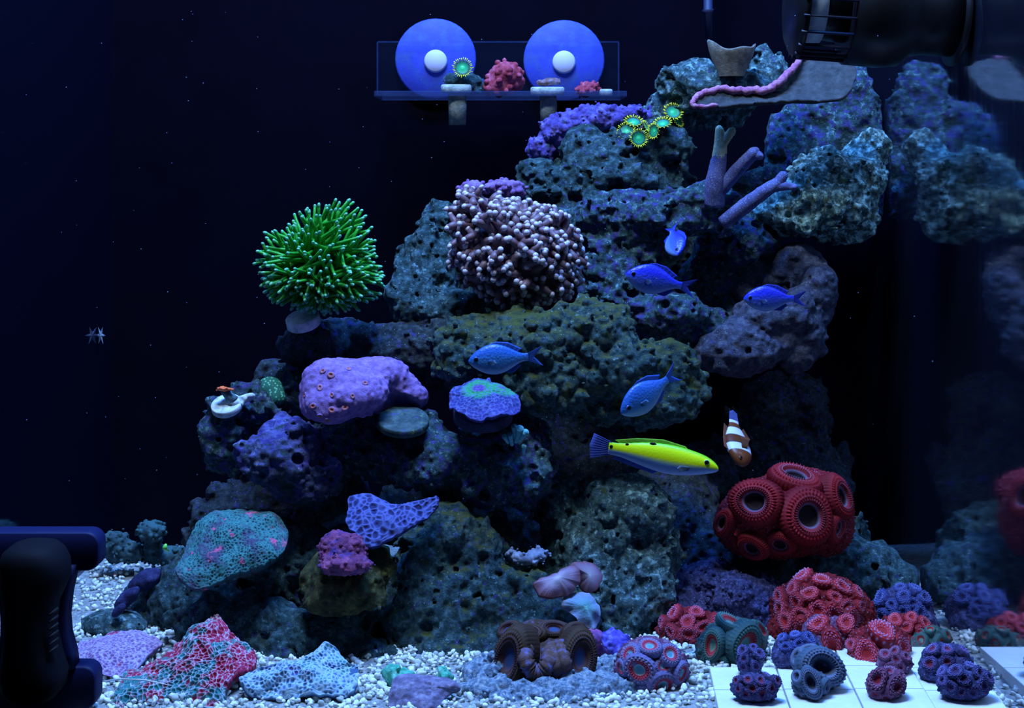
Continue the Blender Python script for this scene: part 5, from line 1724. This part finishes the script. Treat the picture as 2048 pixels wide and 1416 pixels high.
CHROMIS = [(x_, t_ * 1.2, b_ * 1.2, w_) for x_, t_, b_, w_ in [(0.0, 0.004, -0.012, 0.006), (0.025, 0.04, -0.045, 0.03), (0.08, 0.085, -0.085, 0.052), (0.16, 0.13, -0.13, 0.07), (0.27, 0.168, -0.165, 0.08), (0.38, 0.172, -0.172, 0.08), (0.5, 0.14, -0.145, 0.066),
           (0.6, 0.095, -0.095, 0.046), (0.68, 0.058, -0.055, 0.03), (0.75, 0.042, -0.04, 0.018), (0.80, 0.045, -0.043, 0.012)]]
CH_FINS = [('dorsal_fin', [(0.18, 0.14), (0.36, 0.18), (0.50, 0.145), (0.66, 0.065)], [(0.22, 0.175), (0.38, 0.232), (0.54, 0.215), (0.72, 0.12)], 'fin'),
           ('anal_fin', [(0.45, -0.145), (0.55, -0.11), (0.65, -0.06)], [(0.50, -0.185), (0.60, -0.19), (0.70, -0.10)], 'fin'),
           ('pelvic_fin', [(0.24, -0.155), (0.31, -0.165)], [(0.33, -0.205), (0.37, -0.19)], 'fin'),
           ('tail_fin', [(0.775, 0.043), (0.785, 0.0), (0.775, -0.043)], [(1.0, 0.135), (0.88, 0.0), (1.0, -0.13)], 'fin'),
           ('pectoral_fin', [(0.25, -0.080, -0.01), (0.255, -0.079, -0.035), (0.26, -0.078, -0.05)], [(0.34, -0.092, 0.0), (0.37, -0.094, -0.045), (0.33, -0.09, -0.075)], 'pec')]


def chrommats(tag, back, side, belly, finc):
    return {'body': M('chromis_' + tag, attr='fy', acols=[(0.05, belly), (0.35, side), (0.72, back), (1, tuple(c * 0.6 for c in back))], cells=(520, 0.35, 0.0006), bump=(), rough=0.4, spec=0.4),
            'pec': M('chromis_pectoral_' + tag, [side, belly], scale=100, bump=(), rough=0.5), 'fin': M('chromis_fin_' + tag, [tuple(c * 0.7 for c in finc), finc], scale=100, bump=(), rough=0.5),
            'eye': plain('chromis_eye_' + tag, (0.05, 0.1, 0.35), 0.3), 'pupil': M_PUPIL}


M_PUPIL = plain('fish_pupil', (0.002, 0.002, 0.003), 0.5, 0.2)
c1 = chrommats('deep', (0.02, 0.03, 0.62), (0.05, 0.10, 0.55), (0.16, 0.26, 0.55), (0.02, 0.035, 0.36))
c2 = chrommats('teal', (0.03, 0.15, 0.58), (0.06, 0.26, 0.64), (0.26, 0.44, 0.7), (0.03, 0.10, 0.46))
GR = 'small blue reef fish'
fish('blue_fish', 'deep blue small fish facing left before the dark cavity', 'fish', P(1251, 548, 1.15), P(1392, 578, 1.155), CHROMIS, c1, CH_FINS, (0.10, 0.03, 0.034), GR, curve=0.02)
fish('blue_fish', 'deep blue small fish facing left at the right edge of the reef', 'fish', P(1487, 597, 1.15), P(1613, 598, 1.15), CHROMIS, c1, CH_FINS, (0.10, 0.02, 0.034), GR)
fish('blue_fish', 'teal-blue small fish facing left below the white-tipped coral', 'fish', P(937, 722, 1.10), P(1086, 712, 1.105), CHROMIS, c2, CH_FINS, (0.10, 0.02, 0.036), GR)
fish('blue_fish', 'teal-blue small fish diving to lower left above the yellow wrasse', 'fish', P(1242, 826, 1.09), P(1354, 742, 1.12), CHROMIS, c2, CH_FINS, (0.10, 0.02, 0.036), GR, curve=-0.03)
fish('blue_fish', 'smallest deep blue fish heading downward in front of the cave', 'fish', P(1356, 510, 1.16), P(1343, 452, 1.20), CHROMIS, c1, CH_FINS, (0.10, 0.02, 0.036), GR, up=(0.8, -0.5, 0.3), curve=0.03)

WR = [(0.0, 0.002, -0.010, 0.006), (0.012, 0.026, -0.026, 0.022), (0.05, 0.056, -0.042, 0.038), (0.12, 0.088, -0.066, 0.05), (0.24, 0.108, -0.098, 0.058), (0.36, 0.118, -0.118, 0.058), (0.5, 0.113, -0.108, 0.052),
      (0.63, 0.092, -0.082, 0.042), (0.74, 0.066, -0.056, 0.03), (0.82, 0.052, -0.046, 0.02), (0.87, 0.052, -0.046, 0.012)]
YG = (0.80, 0.90, 0.006)
wm = {'body': M('wrasse_yellow', attr='fy', acols=[(0.06, (0.30, 0.36, 0.55)), (0.33, (0.22, 0.34, 0.60)), (0.43, (0.45, 0.60, 0.25)), (0.52, YG), (0.86, (0.72, 0.95, 0.006)), (1.0, (0.12, 0.5, 0.01))], cells=(600, 0.15, 0.0004), bump=(), rough=0.4),
      'fin': M('wrasse_fin', [(0.10, 0.34, 0.02), (0.25, 0.55, 0.02)], scale=60, bump=()), 'tail': M('wrasse_tail', [(0.04, 0.06, 0.3), (0.08, 0.12, 0.5)], scale=60, bump=()),
      'belly': plain('wrasse_pectoral', (0.24, 0.32, 0.5), 0.5), 'eye': plain('wrasse_eye', (0.55, 0.8, 0.25), 0.25), 'pupil': M_PUPIL}
wf = [('dorsal_fin', [(0.24, 0.095), (0.45, 0.112), (0.65, 0.085), (0.80, 0.05)], [(0.28, 0.125), (0.46, 0.145), (0.66, 0.118), (0.83, 0.075)], 'fin'),
      ('anal_fin', [(0.46, -0.108), (0.62, -0.08), (0.80, -0.045)], [(0.50, -0.135), (0.64, -0.112), (0.83, -0.072)], 'tail'),
      ('tail_fin', [(0.85, 0.052), (0.86, 0.0), (0.85, -0.046)], [(1.0, 0.10), (1.02, 0.0), (1.0, -0.10)], 'tail'),
      ('pectoral_fin', [(0.22, 0.055, -0.02), (0.225, 0.054, -0.035), (0.23, 0.053, -0.045)], [(0.30, 0.062, -0.02), (0.32, 0.062, -0.045), (0.29, 0.06, -0.07)], 'belly')]
fish('yellow_wrasse', 'long yellow-green wrasse with pale blue belly facing right', 'fish', P(1437, 938, 1.08), P(1184, 892, 1.09), WR, wm, wf, (0.10, 0.042, 0.023), up=(0.06, 0, 1), curve=-0.035,
     spots=((0.53, 0.098, 0.028, 0.014), (0.73, 0.058, 0.015, 0.012), (0.85, 0.02, 0.014, 0.014)))

CL = [(0.0, 0.01, -0.02, 0.012), (0.03, 0.07, -0.07, 0.05), (0.1, 0.13, -0.13, 0.085), (0.22, 0.18, -0.18, 0.10), (0.38, 0.19, -0.19, 0.098), (0.52, 0.165, -0.165, 0.08), (0.66, 0.11, -0.11, 0.05), (0.76, 0.075, -0.075, 0.028), (0.82, 0.075, -0.075, 0.016)]
OR, WH = (0.15, 0.035, 0.010), (0.62, 0.60, 0.70)
cm = {'body': M('clown_bands', attr='fx', acols=[(0.0, OR), (0.20, OR), (0.205, (0.01, 0.01, 0.015)), (0.22, WH), (0.33, WH), (0.345, (0.01, 0.01, 0.015)), (0.36, (0.11, 0.027, 0.009)), (0.49, (0.11, 0.027, 0.009)), (0.50, (0.01, 0.01, 0.015)),
                                                (0.515, WH), (0.66, WH), (0.675, (0.01, 0.01, 0.015)), (0.69, OR), (0.76, OR), (0.775, WH), (0.82, WH)], bump=(), rough=0.4),
      'fin': M('clown_fin', [(0.08, 0.022, 0.01), (0.16, 0.045, 0.015)], scale=80, bump=()), 'tail': M('clown_tail', [(0.03, 0.03, 0.14), (0.09, 0.09, 0.25)], scale=80, bump=()), 'eye': plain('clown_eye', (0.2, 0.07, 0.03), 0.25), 'pupil': M_PUPIL}
cf = [('dorsal_fin', [(0.22, 0.17), (0.4, 0.17), (0.66, 0.10)], [(0.26, 0.235), (0.42, 0.22), (0.72, 0.165)], 'fin'), ('anal_fin', [(0.5, -0.16), (0.68, -0.10)], [(0.58, -0.24), (0.74, -0.15)], 'fin'),
      ('tail_fin', [(0.80, 0.075), (0.81, 0.0), (0.80, -0.075)], [(0.96, 0.06), (1.0, 0.0), (0.96, -0.06)], 'tail'), ('pectoral_fin', [(0.24, -0.098, 0.02), (0.26, -0.098, -0.06)], [(0.4, -0.17, 0.05), (0.4, -0.17, -0.09)], 'fin'),
      ('pectoral_fin', [(0.24, 0.098, 0.02), (0.26, 0.098, -0.06)], [(0.4, 0.17, 0.05), (0.4, 0.17, -0.09)], 'fin')]
fish('clownfish', 'small orange-brown clownfish with white bands swimming head down', 'fish', P(1484, 932, 1.13), P(1468, 818, 1.175), CL, cm, cf, (0.08, 0.05, 0.026), up=(-0.75, -0.35, 0.2), curve=0.05)


# ------------------------------------------------------------------ specks drifting in the water
def make_specks():
    g = np.random.default_rng(8)
    v0, f0 = ico(1)
    V, Fc = [], []
    for i in range(170):
        d = g.uniform(1.0, 1.42)
        p = P(g.uniform(20, 1950), g.uniform(10, 1000), d)
        if not (XL + 0.01 < p[0] < XR - 0.01):
            continue
        V.append(v0 * g.uniform(0.5, 1.1) * 0.0005 + p)
        Fc.append(f0 + len(v0) * (len(V) - 1))
    props(put('water_specks', np.concatenate(V), np.concatenate(Fc), plain('speck', (0.16, 0.18, 0.28), 0.8)), 'fine pale specks drifting in the dark water', 'particles', kind='stuff')


make_specks()
